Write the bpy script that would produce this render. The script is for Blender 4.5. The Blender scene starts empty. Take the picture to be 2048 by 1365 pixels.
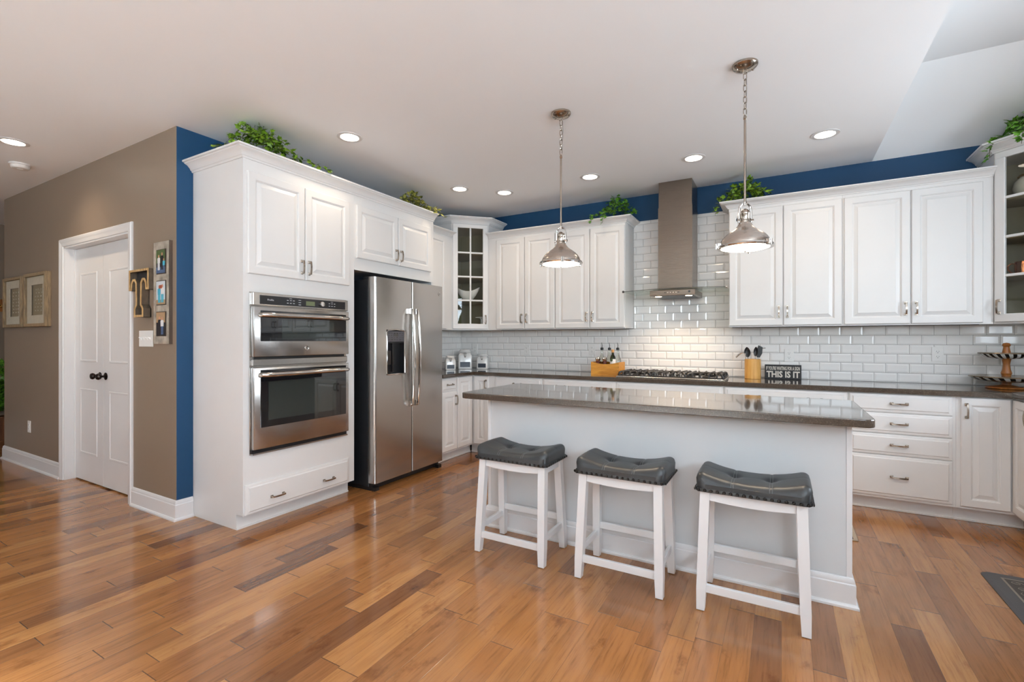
import bpy, bmesh, math, random
from mathutils import Vector, Matrix
PI = math.pi
C = bpy.context.scene.collection
SC = bpy.context.scene

# ---------------------------------------------------------------- camera
cam = bpy.data.cameras.new('camera')
cam.sensor_fit = 'HORIZONTAL'; cam.sensor_width = 36.0
cam.lens = 948.838 / 2048 * 36.0
cam.shift_y = -0.00094
cam.clip_start = 0.05
camo = bpy.data.objects.new('camera', cam); C.objects.link(camo)
camo.location = (0, 0, 1.2628)
camo.rotation_euler = (PI/2, 0, 0.5164)
SC.camera = camo

# ---------------------------------------------------------------- view, world, daylight
SC.view_settings.view_transform = 'Standard'
SC.view_settings.look = 'None'
SC.view_settings.gamma = 1.0
SC.view_settings.exposure = 0.38
SC.view_settings.use_curve_mapping = False
SC.cycles.max_bounces = 10
SC.cycles.diffuse_bounces = 6
SC.cycles.glossy_bounces = 5
SC.cycles.transmission_bounces = 8
SC.cycles.transparent_max_bounces = 12
SC.cycles.caustics_reflective = False
SC.cycles.caustics_refractive = False
SC.cycles.sample_clamp_indirect = 6.0
SC.cycles.use_denoising = True

W = bpy.data.worlds.new('sky'); SC.world = W
W.use_nodes = True
nt = W.node_tree; nt.nodes.clear()
out = nt.nodes.new('ShaderNodeOutputWorld'); bg = nt.nodes.new('ShaderNodeBackground')
tc = nt.nodes.new('ShaderNodeTexCoord'); sep = nt.nodes.new('ShaderNodeSeparateXYZ')
rmp = nt.nodes.new('ShaderNodeValToRGB')
nt.links.new(tc.outputs['Generated'], sep.inputs[0])
nt.links.new(sep.outputs['Z'], rmp.inputs[0])
cr = rmp.color_ramp
cr.elements[0].position = 0.0; cr.elements[0].color = (0.10, 0.16, 0.06, 1)
cr.elements[1].position = 0.62; cr.elements[1].color = (0.72, 0.86, 1.0, 1)
e = cr.elements.new(0.10); e.color = (0.20, 0.28, 0.12, 1)
e = cr.elements.new(0.14); e.color = (0.92, 0.97, 1.0, 1)
nt.links.new(rmp.outputs[0], bg.inputs[0]); bg.inputs[1].default_value = 2.0
nt.links.new(bg.outputs[0], out.inputs[0])

def area_light(name, loc, rot, sx, sy, power, col):
    l = bpy.data.lights.new(name, 'AREA'); l.shape = 'RECTANGLE'; l.size = sx; l.size_y = sy
    l.energy = power; l.color = col
    o = bpy.data.objects.new(name, l); C.objects.link(o); o.location = loc; o.rotation_euler = rot
    return o
# daylight coming in through unseen windows (behind the camera, and in the right wall)
area_light('daylight_front_window', (0.3, -3.33, 2.11), (PI/2+.95, 0, 0), 2.2, 0.85, 70, (0.78, 0.90, 1.0))
area_light('added_ceiling_fill', (-5.4, -3.33, 2.11), (PI/2+1.25, 0, 0), 3.0, 0.85, 66, (0.78, 0.90, 1.0))  # added lamp at an unseen window, brightening the left of the ceiling
area_light('daylight_side_window', (2.00, -0.9, 1.95), (PI/2+.55, 0, PI/2), 3.2, 0.85, 170, (0.78, 0.90, 1.0))
sb = area_light('rug_bounce_fill', (2.04, -0.9, 1.97), (0, 0, 0), 3.2, 0.85, 450, (0.84, 0.94, 1.0))   # added lamp aimed at the added rug, bouncing light onto the ceiling
sb.data.spread = 0.45
sb.rotation_euler = (Vector((-1.5, -1.5, 0.0)) - Vector((2.04, -0.9, 1.97))).to_track_quat('-Z', 'Y').to_euler()
area_light('daylight_sink_window', (2.10, 3.05, 1.72), (PI/2+.2, 0, PI/2), 1.3, 1.1, 40, (0.86, 0.93, 1.0))

# ---------------------------------------------------------------- materials
def s2l(c):
    r = []
    for v in c[:3]:
        v /= 255.0
        r.append(v/12.92 if v <= 0.04045 else ((v+0.055)/1.055)**2.4)
    return (r[0], r[1], r[2], 1.0)
class NT:
    def __init__(s, name):
        s.m = bpy.data.materials.new(name); s.m.use_nodes = True
        s.t = s.m.node_tree; s.n = s.t.nodes
        s.b = s.n['Principled BSDF']
    def node(s, typ, **k):
        n = s.n.new(typ)
        for a, v in k.items():
            if a == 'inp':
                for i, val in v.items():
                    if isinstance(val, bpy.types.NodeSocket): s.t.links.new(val, n.inputs[i])
                    else: n.inputs[i].default_value = val
            else: setattr(n, a, v)
        return n
    def link(s, a, b): s.t.links.new(a, b)
    def math(s, op, a, b=0.0, c=0.0):
        return s.node('ShaderNodeMath', operation=op, inp={0: a, 1: b, 2: c}).outputs[0]
    def ramp(s, fac, stops):
        n = s.node('ShaderNodeValToRGB', inp={0: fac}); cr = n.color_ramp
        while len(cr.elements) < len(stops): cr.elements.new(0.5)
        for e, (p, c) in zip(cr.elements, stops): e.position = p; e.color = c
        return n.outputs[0]
    def noise(s, vec, scale, detail=2.0, rough=0.5):
        return s.node('ShaderNodeTexNoise', inp={'Vector': vec, 'Scale': scale, 'Detail': detail, 'Roughness': rough}).outputs['Fac']
    def obj(s): return s.node('ShaderNodeTexCoord').outputs['Object']
    def bump(s, h, strength, dist):
        n = s.node('ShaderNodeBump', inp={'Height': h, 'Strength': strength, 'Distance': dist})
        s.link(n.outputs[0], s.b.inputs['Normal']); return n
    def mix(s, fac, a, b, blend='MIX'):
        n = s.node('ShaderNodeMix', data_type='RGBA', blend_type=blend)
        for i, v in ((0, fac), (6, a), (7, b)):
            if isinstance(v, bpy.types.NodeSocket): s.link(v, n.inputs[i])
            else: n.inputs[i].default_value = v
        return n.outputs[2]
def setp(b, **k):
    for a, v in k.items(): b.inputs[a.replace('_', ' ')].default_value = v
def plain(name, rgb, rough=0.5, metal=0.0, var=0.06, scale=30.0, bump=0.0, coat=0.0, spec=0.5):
    """one colour with a little procedural mottling"""
    n = NT(name); c = s2l(rgb)
    f = n.noise(n.obj(), scale, 3)
    lo = tuple(x*(1-var) for x in c[:3])+(1,); hi = tuple(min(1, x*(1+var)) for x in c[:3])+(1,)
    n.link(n.ramp(f, [(0.3, lo), (0.7, hi)]), n.b.inputs['Base Color'])
    setp(n.b, Roughness=rough, Metallic=metal, Coat_Weight=coat, Specular_IOR_Level=spec)
    if bump: n.bump(f, bump, 0.002)
    return n.m
def emit(name, rgb, strength, base=(240, 240, 240)):
    n = NT(name)
    setp(n.b, Base_Color=s2l(base), Emission_Color=s2l(rgb), Emission_Strength=strength)
    return n.m
def brushed(name, rgb, rough=0.28, axis=(1, 1, 60), strength=0.05):
    n = NT(name)
    v = n.node('ShaderNodeVectorMath', operation='MULTIPLY', inp={0: n.obj(), 1: axis}).outputs[0]
    f = n.noise(v, 8.0, 4, 0.6)
    c = s2l(rgb)
    n.link(n.ramp(f, [(0.3, tuple(x*.96 for x in c[:3])+(1,)), (0.7, tuple(min(1, x*1.03) for x in c[:3])+(1,))]), n.b.inputs['Base Color'])
    rr = n.node('ShaderNodeMapRange', inp={0: f, 3: rough*.8, 4: rough*1.3}).outputs[0]
    n.link(rr, n.b.inputs['Roughness'])
    setp(n.b, Metallic=1.0)
    n.bump(f, strength, 0.001)
    return n.m
def wood(name, a, b, rough=0.45, axis=(2, 20, 20), scale=3.0):
    n = NT(name)
    v = n.node('ShaderNodeVectorMath', operation='MULTIPLY', inp={0: n.obj(), 1: axis}).outputs[0]
    f = n.noise(v, scale, 5, 0.6)
    n.link(n.ramp(f, [(0.3, s2l(a)), (0.7, s2l(b))]), n.b.inputs['Base Color'])
    setp(n.b, Roughness=rough); n.bump(f, 0.15, 0.001)
    return n.m
def glass(name, rgb=(255, 255, 255), rough=0.0):
    n = NT(name)
    setp(n.b, Base_Color=s2l(rgb), Roughness=rough, IOR=1.45, Transmission_Weight=1.0)
    return n.m
def pane_glass(name, tint=(252, 253, 252)):
    """thin architectural pane: mostly see-through, with a fresnel reflection"""
    n = NT(name)
    tr = n.node('ShaderNodeBsdfTransparent', inp={0: s2l(tint)})
    gl = n.node('ShaderNodeBsdfGlossy', inp={'Roughness': 0.02})
    fr = n.node('ShaderNodeFresnel', inp={0: 1.5})
    ge = n.node('ShaderNodeNewGeometry')
    ff = n.math('MULTIPLY', fr.outputs[0], n.math('SUBTRACT', 1.0, ge.outputs['Backfacing']))
    mx = n.node('ShaderNodeMixShader', inp={0: ff, 1: tr.outputs[0], 2: gl.outputs[0]})
    n.link(mx.outputs[0], n.n['Material Output'].inputs['Surface'])
    return n.m

def floor_mat():
    n = NT('plank_floor'); co = n.obj()
    sp = n.node('ShaderNodeSeparateXYZ', inp={0: co})
    x = n.math('DIVIDE', sp.outputs[0], 0.106)
    row = n.math('FLOOR', x); fx = n.math('FRACT', x)
    w1 = n.node('ShaderNodeTexWhiteNoise', noise_dimensions='1D', inp={'W': row})
    r1 = w1.outputs['Value']
    ln = n.math('MULTIPLY_ADD', r1, 0.55, 0.55)
    yy = n.math('ADD', n.math('DIVIDE', sp.outputs[1], ln), n.math('MULTIPLY', r1, 37.7))
    idx = n.math('FLOOR', yy); fy = n.math('FRACT', yy)
    cv = n.node('ShaderNodeCombineXYZ', inp={0: row, 1: idx})
    w2 = n.node('ShaderNodeTexWhiteNoise', noise_dimensions='2D', inp={'Vector': cv.outputs[0]})
    pr = w2.outputs['Value']
    col = n.ramp(pr, [(0.0, s2l((104, 66, 42))), (0.08, s2l((140, 92, 54))), (0.35, s2l((156, 104, 60))), (0.85, s2l((168, 115, 67))), (1.0, s2l((180, 128, 78)))])
    gv = n.node('ShaderNodeCombineXYZ', inp={0: n.math('MULTIPLY', sp.outputs[0], 60.0), 1: n.math('MULTIPLY', sp.outputs[1], 3.0), 2: n.math('MULTIPLY', pr, 53.0)})
    grain = n.noise(gv.outputs[0], 1.6, 6, 0.65)
    gcol = n.ramp(grain, [(0.28, (0.66, 0.61, 0.56, 1)), (0.48, (0.98, 0.98, 0.98, 1)), (0.75, (1.08, 1.08, 1.06, 1))])
    col = n.mix(1.0, col, gcol, 'MULTIPLY')
    kv = n.node('ShaderNodeCombineXYZ', inp={0: n.math('MULTIPLY', sp.outputs[0], 5.0), 1: n.math('MULTIPLY', sp.outputs[1], 2.6), 2: n.math('MULTIPLY', pr, 31.0)})
    kn = n.noise(kv.outputs[0], 1.5, 5, 0.7)
    kcol = n.ramp(kn, [(0.58, (1, 1, 1, 1)), (0.67, (0.66, 0.57, 0.50, 1)), (0.78, (0.34, 0.27, 0.23, 1))])
    col = n.mix(0.8, col, kcol, 'MULTIPLY')
    mv = n.node('ShaderNodeCombineXYZ', inp={0: n.math('MULTIPLY', sp.outputs[0], 15.0), 1: n.math('MULTIPLY', sp.outputs[1], 1.3), 2: n.math('MULTIPLY', pr, 71.0)})
    mf = n.noise(mv.outputs[0], 1.3, 4, 0.6)
    col = n.mix(1.0, col, n.ramp(mf, [(0.30, (0.78, 0.74, 0.70, 1)), (0.52, (1.0, 1.0, 1.0, 1)), (0.75, (1.10, 1.08, 1.05, 1))]), 'MULTIPLY')
    ex = n.math('MINIMUM', fx, n.math('SUBTRACT', 1.0, fx))
    ey = n.math('MULTIPLY', n.math('MINIMUM', fy, n.math('SUBTRACT', 1.0, fy)), n.math('DIVIDE', ln, 0.106))
    gx = n.node('ShaderNodeMapRange', inp={0: ex, 1: 0.004, 2: 0.014, 3: 1.0, 4: 0.0}).outputs[0]
    gy = n.node('ShaderNodeMapRange', inp={0: ey, 1: 0.010, 2: 0.022, 3: 1.0, 4: 0.0}).outputs[0]
    gap = n.math('MAXIMUM', gx, gy)
    col = n.mix(n.math('MULTIPLY', gx, 0.40), col, s2l((74, 48, 30)))
    col = n.mix(n.math('MULTIPLY', gy, 0.75), col, s2l((44, 28, 18)))
    n.link(col, n.b.inputs['Base Color'])
    sv = n.node('ShaderNodeCombineXYZ', inp={0: n.math('MULTIPLY', sp.outputs[0], 52.0), 1: n.math('MULTIPLY', sp.outputs[1], 3.5), 2: n.math('MULTIPLY', pr, 11.0)})
    scrape = n.noise(sv.outputs[0], 1.0, 2, 0.5)
    hgt = n.math('SUBTRACT', n.math('MULTIPLY', scrape, 0.55), n.math('MULTIPLY', gap, 0.5))
    n.bump(hgt, 0.38, 0.0030)
    rr = n.node('ShaderNodeMapRange', inp={0: grain, 3: 0.26, 4: 0.16}).outputs[0]
    n.link(rr, n.b.inputs['Roughness'])
    setp(n.b, Specular_IOR_Level=0.5, Coat_Weight=0.35, Coat_Roughness=0.08)
    return n.m
def counter_mat():
    n = NT('brown_quartz'); o = n.obj()
    f = n.noise(o, 160.0, 3, 0.7); g = n.noise(o, 14.0, 4, 0.6)
    c = n.ramp(f, [(0.35, s2l((54, 45, 38))), (0.6, s2l((78, 66, 56))), (0.74, s2l((134, 120, 104)))])
    c = n.mix(n.math('MULTIPLY', g, 0.5), c, s2l((76, 64, 54)))
    n.link(c, n.b.inputs['Base Color'])
    setp(n.b, Roughness=0.09, Specular_IOR_Level=0.75, Coat_Weight=0.5, Coat_Roughness=0.04)
    return n.m
def leather_mat():
    n = NT('grey_leather'); o = n.obj()
    v = n.node('ShaderNodeTexVoronoi', inp={'Vector': o, 'Scale': 420.0}).outputs['Distance']
    f = n.noise(o, 9.0, 3)
    n.link(n.ramp(f, [(0.3, s2l((40, 42, 43))), (0.7, s2l((52, 54, 55)))]), n.b.inputs['Base Color'])
    setp(n.b, Roughness=0.40); n.bump(v, 0.12, 0.0006)
    return n.m
def leaf_mat(name, dark, light):
    n = NT(name); o = n.obj()
    f = n.noise(o, 38.0, 2)
    n.link(n.ramp(f, [(0.32, s2l(dark)), (0.68, s2l(light))]), n.b.inputs['Base Color'])
    setp(n.b, Roughness=0.42, Specular_IOR_Level=0.4)
    return n.m
def wall_mat(name, rgb, rough, spec=0.5):
    n = NT(name); o = n.obj(); c = s2l(rgb)
    f = n.noise(o, 190.0, 2); g = n.noise(o, 1.3, 2)
    n.link(n.ramp(g, [(0.2, tuple(x*.985 for x in c[:3])+(1,)), (0.8, tuple(min(1, x*1.015) for x in c[:3])+(1,))]), n.b.inputs['Base Color'])
    setp(n.b, Roughness=rough, Specular_IOR_Level=spec); n.bump(f, 0.06, 0.001)
    return n.m
def stripe_mat(name, a, b, n_st):
    """checks that run round a lathe-turned dish"""
    n = NT(name); o = n.obj(); sp = n.node('ShaderNodeSeparateXYZ', inp={0: o})
    ang = n.math('DIVIDE', n.math('ARCTAN2', sp.outputs[1], sp.outputs[0]), 2*PI)
    k = n.math('FRACT', n.math('ADD', n.math('MULTIPLY', ang, n_st), n.math('MULTIPLY', sp.outputs[2], 9.0)))
    s = n.math('GREATER_THAN', k, 0.5)
    n.link(n.mix(s, s2l(a), s2l(b)), n.b.inputs['Base Color'])
    setp(n.b, Roughness=0.12, Coat_Weight=0.6)
    return n.m
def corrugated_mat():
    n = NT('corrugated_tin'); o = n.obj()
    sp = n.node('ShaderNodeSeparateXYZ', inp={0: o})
    # groove shade painted into the colour as dark stripes
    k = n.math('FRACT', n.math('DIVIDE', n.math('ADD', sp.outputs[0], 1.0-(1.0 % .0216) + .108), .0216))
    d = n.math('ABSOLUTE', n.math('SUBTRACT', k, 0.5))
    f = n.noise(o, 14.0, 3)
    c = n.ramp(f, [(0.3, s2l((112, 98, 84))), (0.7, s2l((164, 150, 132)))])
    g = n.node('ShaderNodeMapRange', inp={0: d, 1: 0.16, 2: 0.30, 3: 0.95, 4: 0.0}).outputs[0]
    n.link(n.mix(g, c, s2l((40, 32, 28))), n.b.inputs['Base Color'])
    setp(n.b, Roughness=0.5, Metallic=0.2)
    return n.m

M = {}
M['ceiling'] = wall_mat('ceiling_paint', (245, 246, 247), 0.85, 0.2)
M['taupe'] = wall_mat('taupe_paint', (133, 116, 100), 0.42)
M['blue'] = wall_mat('blue_paint', (24, 64, 98), 0.5, 0.3)
M['greywall'] = wall_mat('grey_wall_paint', (172, 164, 155), 0.6)
M['white'] = plain('white_cabinet_paint', (221, 219, 217), 0.33, var=0.01, scale=6)
M['trim'] = plain('white_trim_paint', (223, 221, 220), 0.30, var=0.01, scale=6)
M['island'] = plain('pale_grey_island_paint', (208, 209, 209), 0.42, var=0.01, scale=6)
M['inside'] = plain('cabinet_interior', (150, 140, 112), 0.5, var=0.03)
M['floor'] = floor_mat()
M['counter'] = counter_mat()
M['leather'] = leather_mat()
M['thread'] = plain('pale_stitching', (122, 125, 124), 0.7)
M['nail'] = plain('dark_nail_head', (38, 34, 32), 0.3, metal=0.8)
M['steel'] = brushed('brushed_stainless', (190, 186, 182), 0.22, (1, 1, 200), 0.012)
M['steelv'] = brushed('hood_stainless', (134, 122, 111), 0.27, (1, 1, 300), 0.012)
M['nickel'] = brushed('brushed_nickel', (172, 160, 148), 0.17, (30, 30, 3), 0.02)
M['spun'] = brushed('spun_nickel_shade', (200, 189, 179), 0.25, (3, 3, 90), 0.02)
M['chrome'] = plain('polished_chrome', (212, 208, 204), 0.08, metal=1.0, var=0.02)
M['black'] = plain('black_plastic', (22, 22, 24), 0.35)
M['fridgeside'] = plain('black_textured_steel', (28, 30, 33), 0.38, bump=0.1, scale=300)
M['iron'] = plain('cast_iron', (34, 32, 31), 0.45, bump=0.2, scale=200)
M['ovenglass'] = plain('black_oven_glass', (14, 15, 19), 0.03, coat=1.0, var=0.02)
M['ovenwin'] = plain('oven_window', (40, 46, 44), 0.03, coat=1.0, var=0.08, scale=3)
M['panel'] = plain('control_panel_black', (30, 29, 32), 0.2)
M['lcd'] = emit('lcd_display', (120, 128, 92), 0.35, (60, 66, 48))
M['dispgrey'] = plain('dark_grey_keypad', (84, 82, 86), 0.35)
M['ink'] = plain('pale_print', (196, 196, 196), 0.5)
M['tile'] = plain('white_glazed_tile', (238, 236, 233), 0.10, var=0.012, scale=5, coat=0.15)
M['grout'] = plain('grey_grout', (122, 117, 112), 0.85, bump=0.1, scale=300)
M['bulb'] = emit('warm_lamp_lens', (255, 238, 214), 9.0)
M['lens'] = emit('downlight_lens', (255, 240, 220), 12.0)
M['hoodlens'] = emit('hood_lamp', (255, 226, 190), 9.0)
M['pane'] = pane_glass('cabinet_pane')
M['window'] = pane_glass('window_pane', (250, 252, 255))
M['hoodglass'] = pane_glass('hood_glass', (244, 249, 245))
M['glass'] = glass('clear_bottle_glass', (236, 244, 238))
M['oil'] = glass('amber_oil', (150, 96, 30))
M['olive'] = glass('dark_olive_glass', (58, 72, 20))
M['bamboo'] = wood('bamboo', (196, 138, 62), (226, 176, 100), 0.4, (40, 40, 2), 2.5)
M['crate'] = wood('honey_crate_wood', (178, 112, 30), (226, 160, 62), 0.45, (3, 30, 30), 3)
M['turned'] = wood('turned_brown_wood', (120, 68, 26), (176, 112, 52), 0.4, (20, 20, 3), 3)
M['rustic'] = wood('weathered_brown_wood', (96, 80, 62), (166, 140, 104), 0.7, (30, 30, 3), 3)
M['raw'] = wood('raw_pine_edge', (150, 112, 66), (206, 170, 118), 0.7, (20, 20, 6), 3)
M['darkside'] = wood('dark_stained_side', (66, 54, 42), (96, 80, 62), 0.7, (20, 20, 6), 3)
M['cork'] = plain('tan_cap', (206, 152, 92), 0.6)
M['white_ceramic'] = plain('white_ceramic', (228, 226, 222), 0.18, var=0.01, coat=0.3)
M['rosewood'] = plain('dark_rose_mill_body', (120, 78, 72), 0.2, metal=0.4)
M['chalk'] = plain('slate_label', (44, 52, 64), 0.35)
M['paper'] = plain('cream_paper', (216, 202, 182), 0.8)
M['linen'] = plain('tan_linen_mat', (150, 130, 98), 0.85, bump=0.3, scale=400)
M['plate'] = plain('white_switch_plastic', (232, 230, 226), 0.3, var=0.01)
M['slot'] = plain('socket_slot', (44, 42, 40), 0.5)
M['doorknob'] = plain('oil_rubbed_bronze', (34, 24, 20), 0.22, metal=0.7)
M['sign'] = plain('distressed_black_board', (40, 40, 42), 0.6, var=0.3, scale=90)
M['signtext'] = plain('cream_lettering', (214, 208, 196), 0.6)
M['mat'] = plain('grey_foam_mat', (78, 78, 80), 0.7, bump=0.2, scale=260)
M['matdark'] = plain('dark_mat_field', (66, 62, 58), 0.75, bump=0.2, scale=260)
M['matline'] = plain('taupe_mat_line', (128, 120, 112), 0.75)
M['rug'] = plain('woven_tan_rug', (178, 160, 138), 0.9, bump=0.4, scale=300, var=0.2)
M['palerug'] = plain('pale_bounce_rug', (238, 237, 234), 0.9, bump=0.4, scale=200, var=0.03)  # light tone for the added reflector rug
M['rugdark'] = plain('dark_rug_band', (66, 56, 52), 0.9, bump=0.4, scale=300)
M['ivy'] = leaf_mat('ivy_leaf', (24, 60, 8), (150, 188, 54))
M['ivyyellow'] = leaf_mat('variegated_ivy_leaf', (52, 66, 22), (196, 190, 96))
M['ivydark'] = leaf_mat('dark_ivy_leaf', (16, 56, 14), (112, 172, 48))
M['stem'] = plain('ivy_stem', (70, 76, 34), 0.7)
M['basket'] = plain('woven_basket', (98, 58, 30), 0.8, bump=0.6, scale=150, var=0.25)
M['copper'] = plain('hammered_copper', (206, 130, 84), 0.2, metal=1.0, bump=0.5, scale=70)
M['shell'] = plain('pearly_globe', (222, 214, 196), 0.12, coat=0.6, var=0.1, scale=14)
M['gold'] = plain('brass_lid', (196, 158, 88), 0.25, metal=1.0)
M['darkbowl'] = stripe_mat('black_white_checks', (226, 226, 222), (16, 16, 18), 22)
M['rim'] = plain('dish_rim', (120, 104, 84), 0.25, metal=0.5)
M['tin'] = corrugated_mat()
M['zinc'] = plain('galvanised_sheet', (78, 76, 76), 0.4, metal=0.7, var=0.25, scale=40)
M['brownbox'] = plain('dark_brown_wood_box', (74, 60, 50), 0.5)
M['smoke'] = plain('offwhite_plastic', (224, 218, 212), 0.45)
for k, c in dict(ph_green=(74, 92, 52), ph_dark=(34, 30, 34), ph_white=(224, 222, 222), ph_skin=(196, 140, 112), ph_blue=(70, 170, 196), ph_sky=(206, 214, 220), ph_red=(150, 72, 52), ph_denim=(74, 96, 130), ph_sand=(168, 138, 104)).items():
    M[k] = plain('photo_print_'+k[3:], c, 0.35)

# ---------------------------------------------------------------- mesh building
class MB:
    def __init__(s, T=None):
        s.v = []; s.f = []; s.mi = []; s.m = 0; s.T = T or Matrix()
    def add(s, vs, fs):
        k = len(s.v)
        s.v += [s.T @ Vector(p) for p in vs]
        for f in fs: s.f.append([i+k for i in f]); s.mi.append(s.m)
    def box(s, x0, x1, y0, y1, z0, z1, bev=0.0, seg=1):
        if bev <= 0:
            s.add([(x0,y0,z0),(x1,y0,z0),(x1,y1,z0),(x0,y1,z0),(x0,y0,z1),(x1,y0,z1),(x1,y1,z1),(x0,y1,z1)],
                  [(0,3,2,1),(4,5,6,7),(0,1,5,4),(1,2,6,5),(2,3,7,6),(3,0,4,7)]); return
        bm = bmesh.new(); bmesh.ops.create_cube(bm, size=1.0)
        for v in bm.verts: v.co = Vector(((x0+x1)/2+v.co.x*(x1-x0), (y0+y1)/2+v.co.y*(y1-y0), (z0+z1)/2+v.co.z*(z1-z0)))
        bmesh.ops.bevel(bm, geom=bm.edges[:], offset=bev, segments=seg, profile=0.5, affect='EDGES')
        s.frombm(bm)
    def frombm(s, bm):
        bm.verts.index_update()
        s.add([v.co.copy() for v in bm.verts], [[v.index for v in f.verts] for f in bm.faces]); bm.free()
    def lathe(s, prof, n=24, c=(0,0,0), axis='z'):
        """prof: (radius, height) from bottom to top (outside)"""
        vs = []; fs = []
        def P(r, h, a):
            x, y = r*math.cos(a), r*math.sin(a)
            if axis == 'z': q = (x, y, h)
            elif axis == 'y': q = (x, h, -y)
            else: q = (h, x, y)
            return (q[0]+c[0], q[1]+c[1], q[2]+c[2])
        rings = []
        for r, h in prof:
            if r < 1e-6: rings.append([len(vs)]); vs.append(P(0, h, 0))
            else:
                rings.append(list(range(len(vs), len(vs)+n)))
                vs += [P(r, h, 2*PI*i/n) for i in range(n)]
        for a, b in zip(rings, rings[1:]):
            for i in range(n):
                j = (i+1) % n
                if len(a) == 1 and len(b) == 1: continue
                if len(a) == 1: fs.append((a[0], b[j], b[i]))
                elif len(b) == 1: fs.append((a[i], a[j], b[0]))
                else: fs.append((a[i], a[j], b[j], b[i]))
        if len(rings[0]) > 1: fs.append(tuple(reversed(rings[0])))
        if len(rings[-1]) > 1: fs.append(tuple(rings[-1]))
        s.add(vs, fs)
    def tube(s, pts, r, n=8, closed=False, flat=1.0):
        pts = [Vector(p) for p in pts]; m = len(pts); rs = r if isinstance(r, (list, tuple)) else [r]*m
        vs = []; fs = []; up = None
        for i, p in enumerate(pts):
            a = pts[(i-1) % m] if (closed or i > 0) else p
            b = pts[(i+1) % m] if (closed or i < m-1) else p
            d = (b-a).normalized()
            if up is None:
                up = Vector((0, 0, 1)) if abs(d.z) < 0.9 else Vector((1, 0, 0))
            x = d.cross(up)
            if x.length < 1e-6: x = d.orthogonal()
            x.normalize(); y = x.cross(d).normalized(); up = y
            for k in range(n):
                t = 2*PI*k/n
                vs.append(p + x*math.cos(t)*rs[i] + y*math.sin(t)*rs[i]*flat)
        for i in range(m if closed else m-1):
            j = (i+1) % m
            for k in range(n):
                l = (k+1) % n
                fs.append((i*n+k, i*n+l, j*n+l, j*n+k))
        if not closed:
            fs.append(tuple(reversed(range(n)))); fs.append(tuple(range((m-1)*n, m*n)))
        s.add(vs, fs)
    def prism(s, poly, z0, z1, plane='xy'):
        """poly counter-clockwise in the plane; extruded along the third axis"""
        def P(a, b, h): return {'xy': (a, b, h), 'xz': (a, h, b), 'yz': (h, a, b)}[plane]
        n = len(poly)
        vs = [P(a, b, z0) for a, b in poly] + [P(a, b, z1) for a, b in poly]
        fs = [tuple(reversed(range(n))), tuple(range(n, 2*n))] + [(i, (i+1) % n, n+(i+1) % n, n+i) for i in range(n)]
        if plane == 'xz': fs = [tuple(reversed(f)) for f in fs]
        s.add(vs, fs)
    def rects(s, x0, x1, z0, z1, loops, back=None):
        """nested rectangles in xz, facing -y: loops = [(inset, y)...]; the last is filled"""
        vs = []; fs = []
        for d, y in loops:
            vs += [(x0+d, y, z0+d), (x1-d, y, z0+d), (x1-d, y, z1-d), (x0+d, y, z1-d)]
        for i in range(len(loops)-1):
            for k in range(4):
                l = (k+1) % 4
                fs.append((i*4+k, i*4+l, i*4+4+l, i*4+4+k))
        q = 4*(len(loops)-1)
        fs.append((q, q+1, q+2, q+3))
        fs.append((3, 2, 1, 0))
        s.add(vs, fs)
    def sweep(s, path, prof, side=1.0, closed=False):
        """sweep profile (out, z) along an xy path with mitred corners; out is to the right of travel"""
        P = [Vector((p[0], p[1])) for p in path]; m = len(P); vs = []; fs = []; k = len(prof)
        for i in range(m):
            ds = []
            if closed or i > 0: ds.append((P[i]-P[(i-1) % m]).normalized())
            if closed or i < m-1: ds.append((P[(i+1) % m]-P[i]).normalized())
            ns = [Vector((d.y, -d.x))*side for d in ds]
            if len(ns) == 2:
                mt = (ns[0]+ns[1]); mt = mt/(mt.length**2)*2.0 if mt.length > 1e-6 else ns[0]
            else: mt = ns[0]
            vs += [(P[i].x+mt.x*o, P[i].y+mt.y*o, z) for o, z in prof]
        for i in range(m if closed else m-1):
            j = (i+1) % m
            for a in range(k):
                b = (a+1) % k
                fs.append((i*k+a, i*k+b, j*k+b, j*k+a) if side < 0 else (i*k+b, i*k+a, j*k+a, j*k+b))
        if not closed:
            fs.append(tuple(range(k))); fs.append(tuple(reversed(range((m-1)*k, m*k))))
        s.add(vs, fs)
    def text(s, body, x0, x1, z0, z1, y, depth=0.001, bold=0.0):
        """lettering in the xz plane facing -y, stretched to fill the box"""
        cu = bpy.data.curves.new('lettering', 'FONT'); cu.body = body; cu.resolution_u = 2; cu.offset = bold
        ob = bpy.data.objects.new('lettering', cu); C.objects.link(ob)
        bpy.context.view_layer.update()
        me = bpy.data.meshes.new_from_object(ob.evaluated_get(bpy.context.evaluated_depsgraph_get()))
        bpy.data.objects.remove(ob); bpy.data.curves.remove(cu)
        xs = [v.co.x for v in me.vertices]; ys = [v.co.y for v in me.vertices]
        ax, bx, ay, by = min(xs), max(xs), min(ys), max(ys)
        vs = [(x0+(v.co.x-ax)/(bx-ax)*(x1-x0), y-depth, z0+(v.co.y-ay)/(by-ay)*(z1-z0)) for v in me.vertices]
        s.add(vs, [tuple(p.vertices) for p in me.polygons])
        bpy.data.meshes.remove(me)
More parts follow.
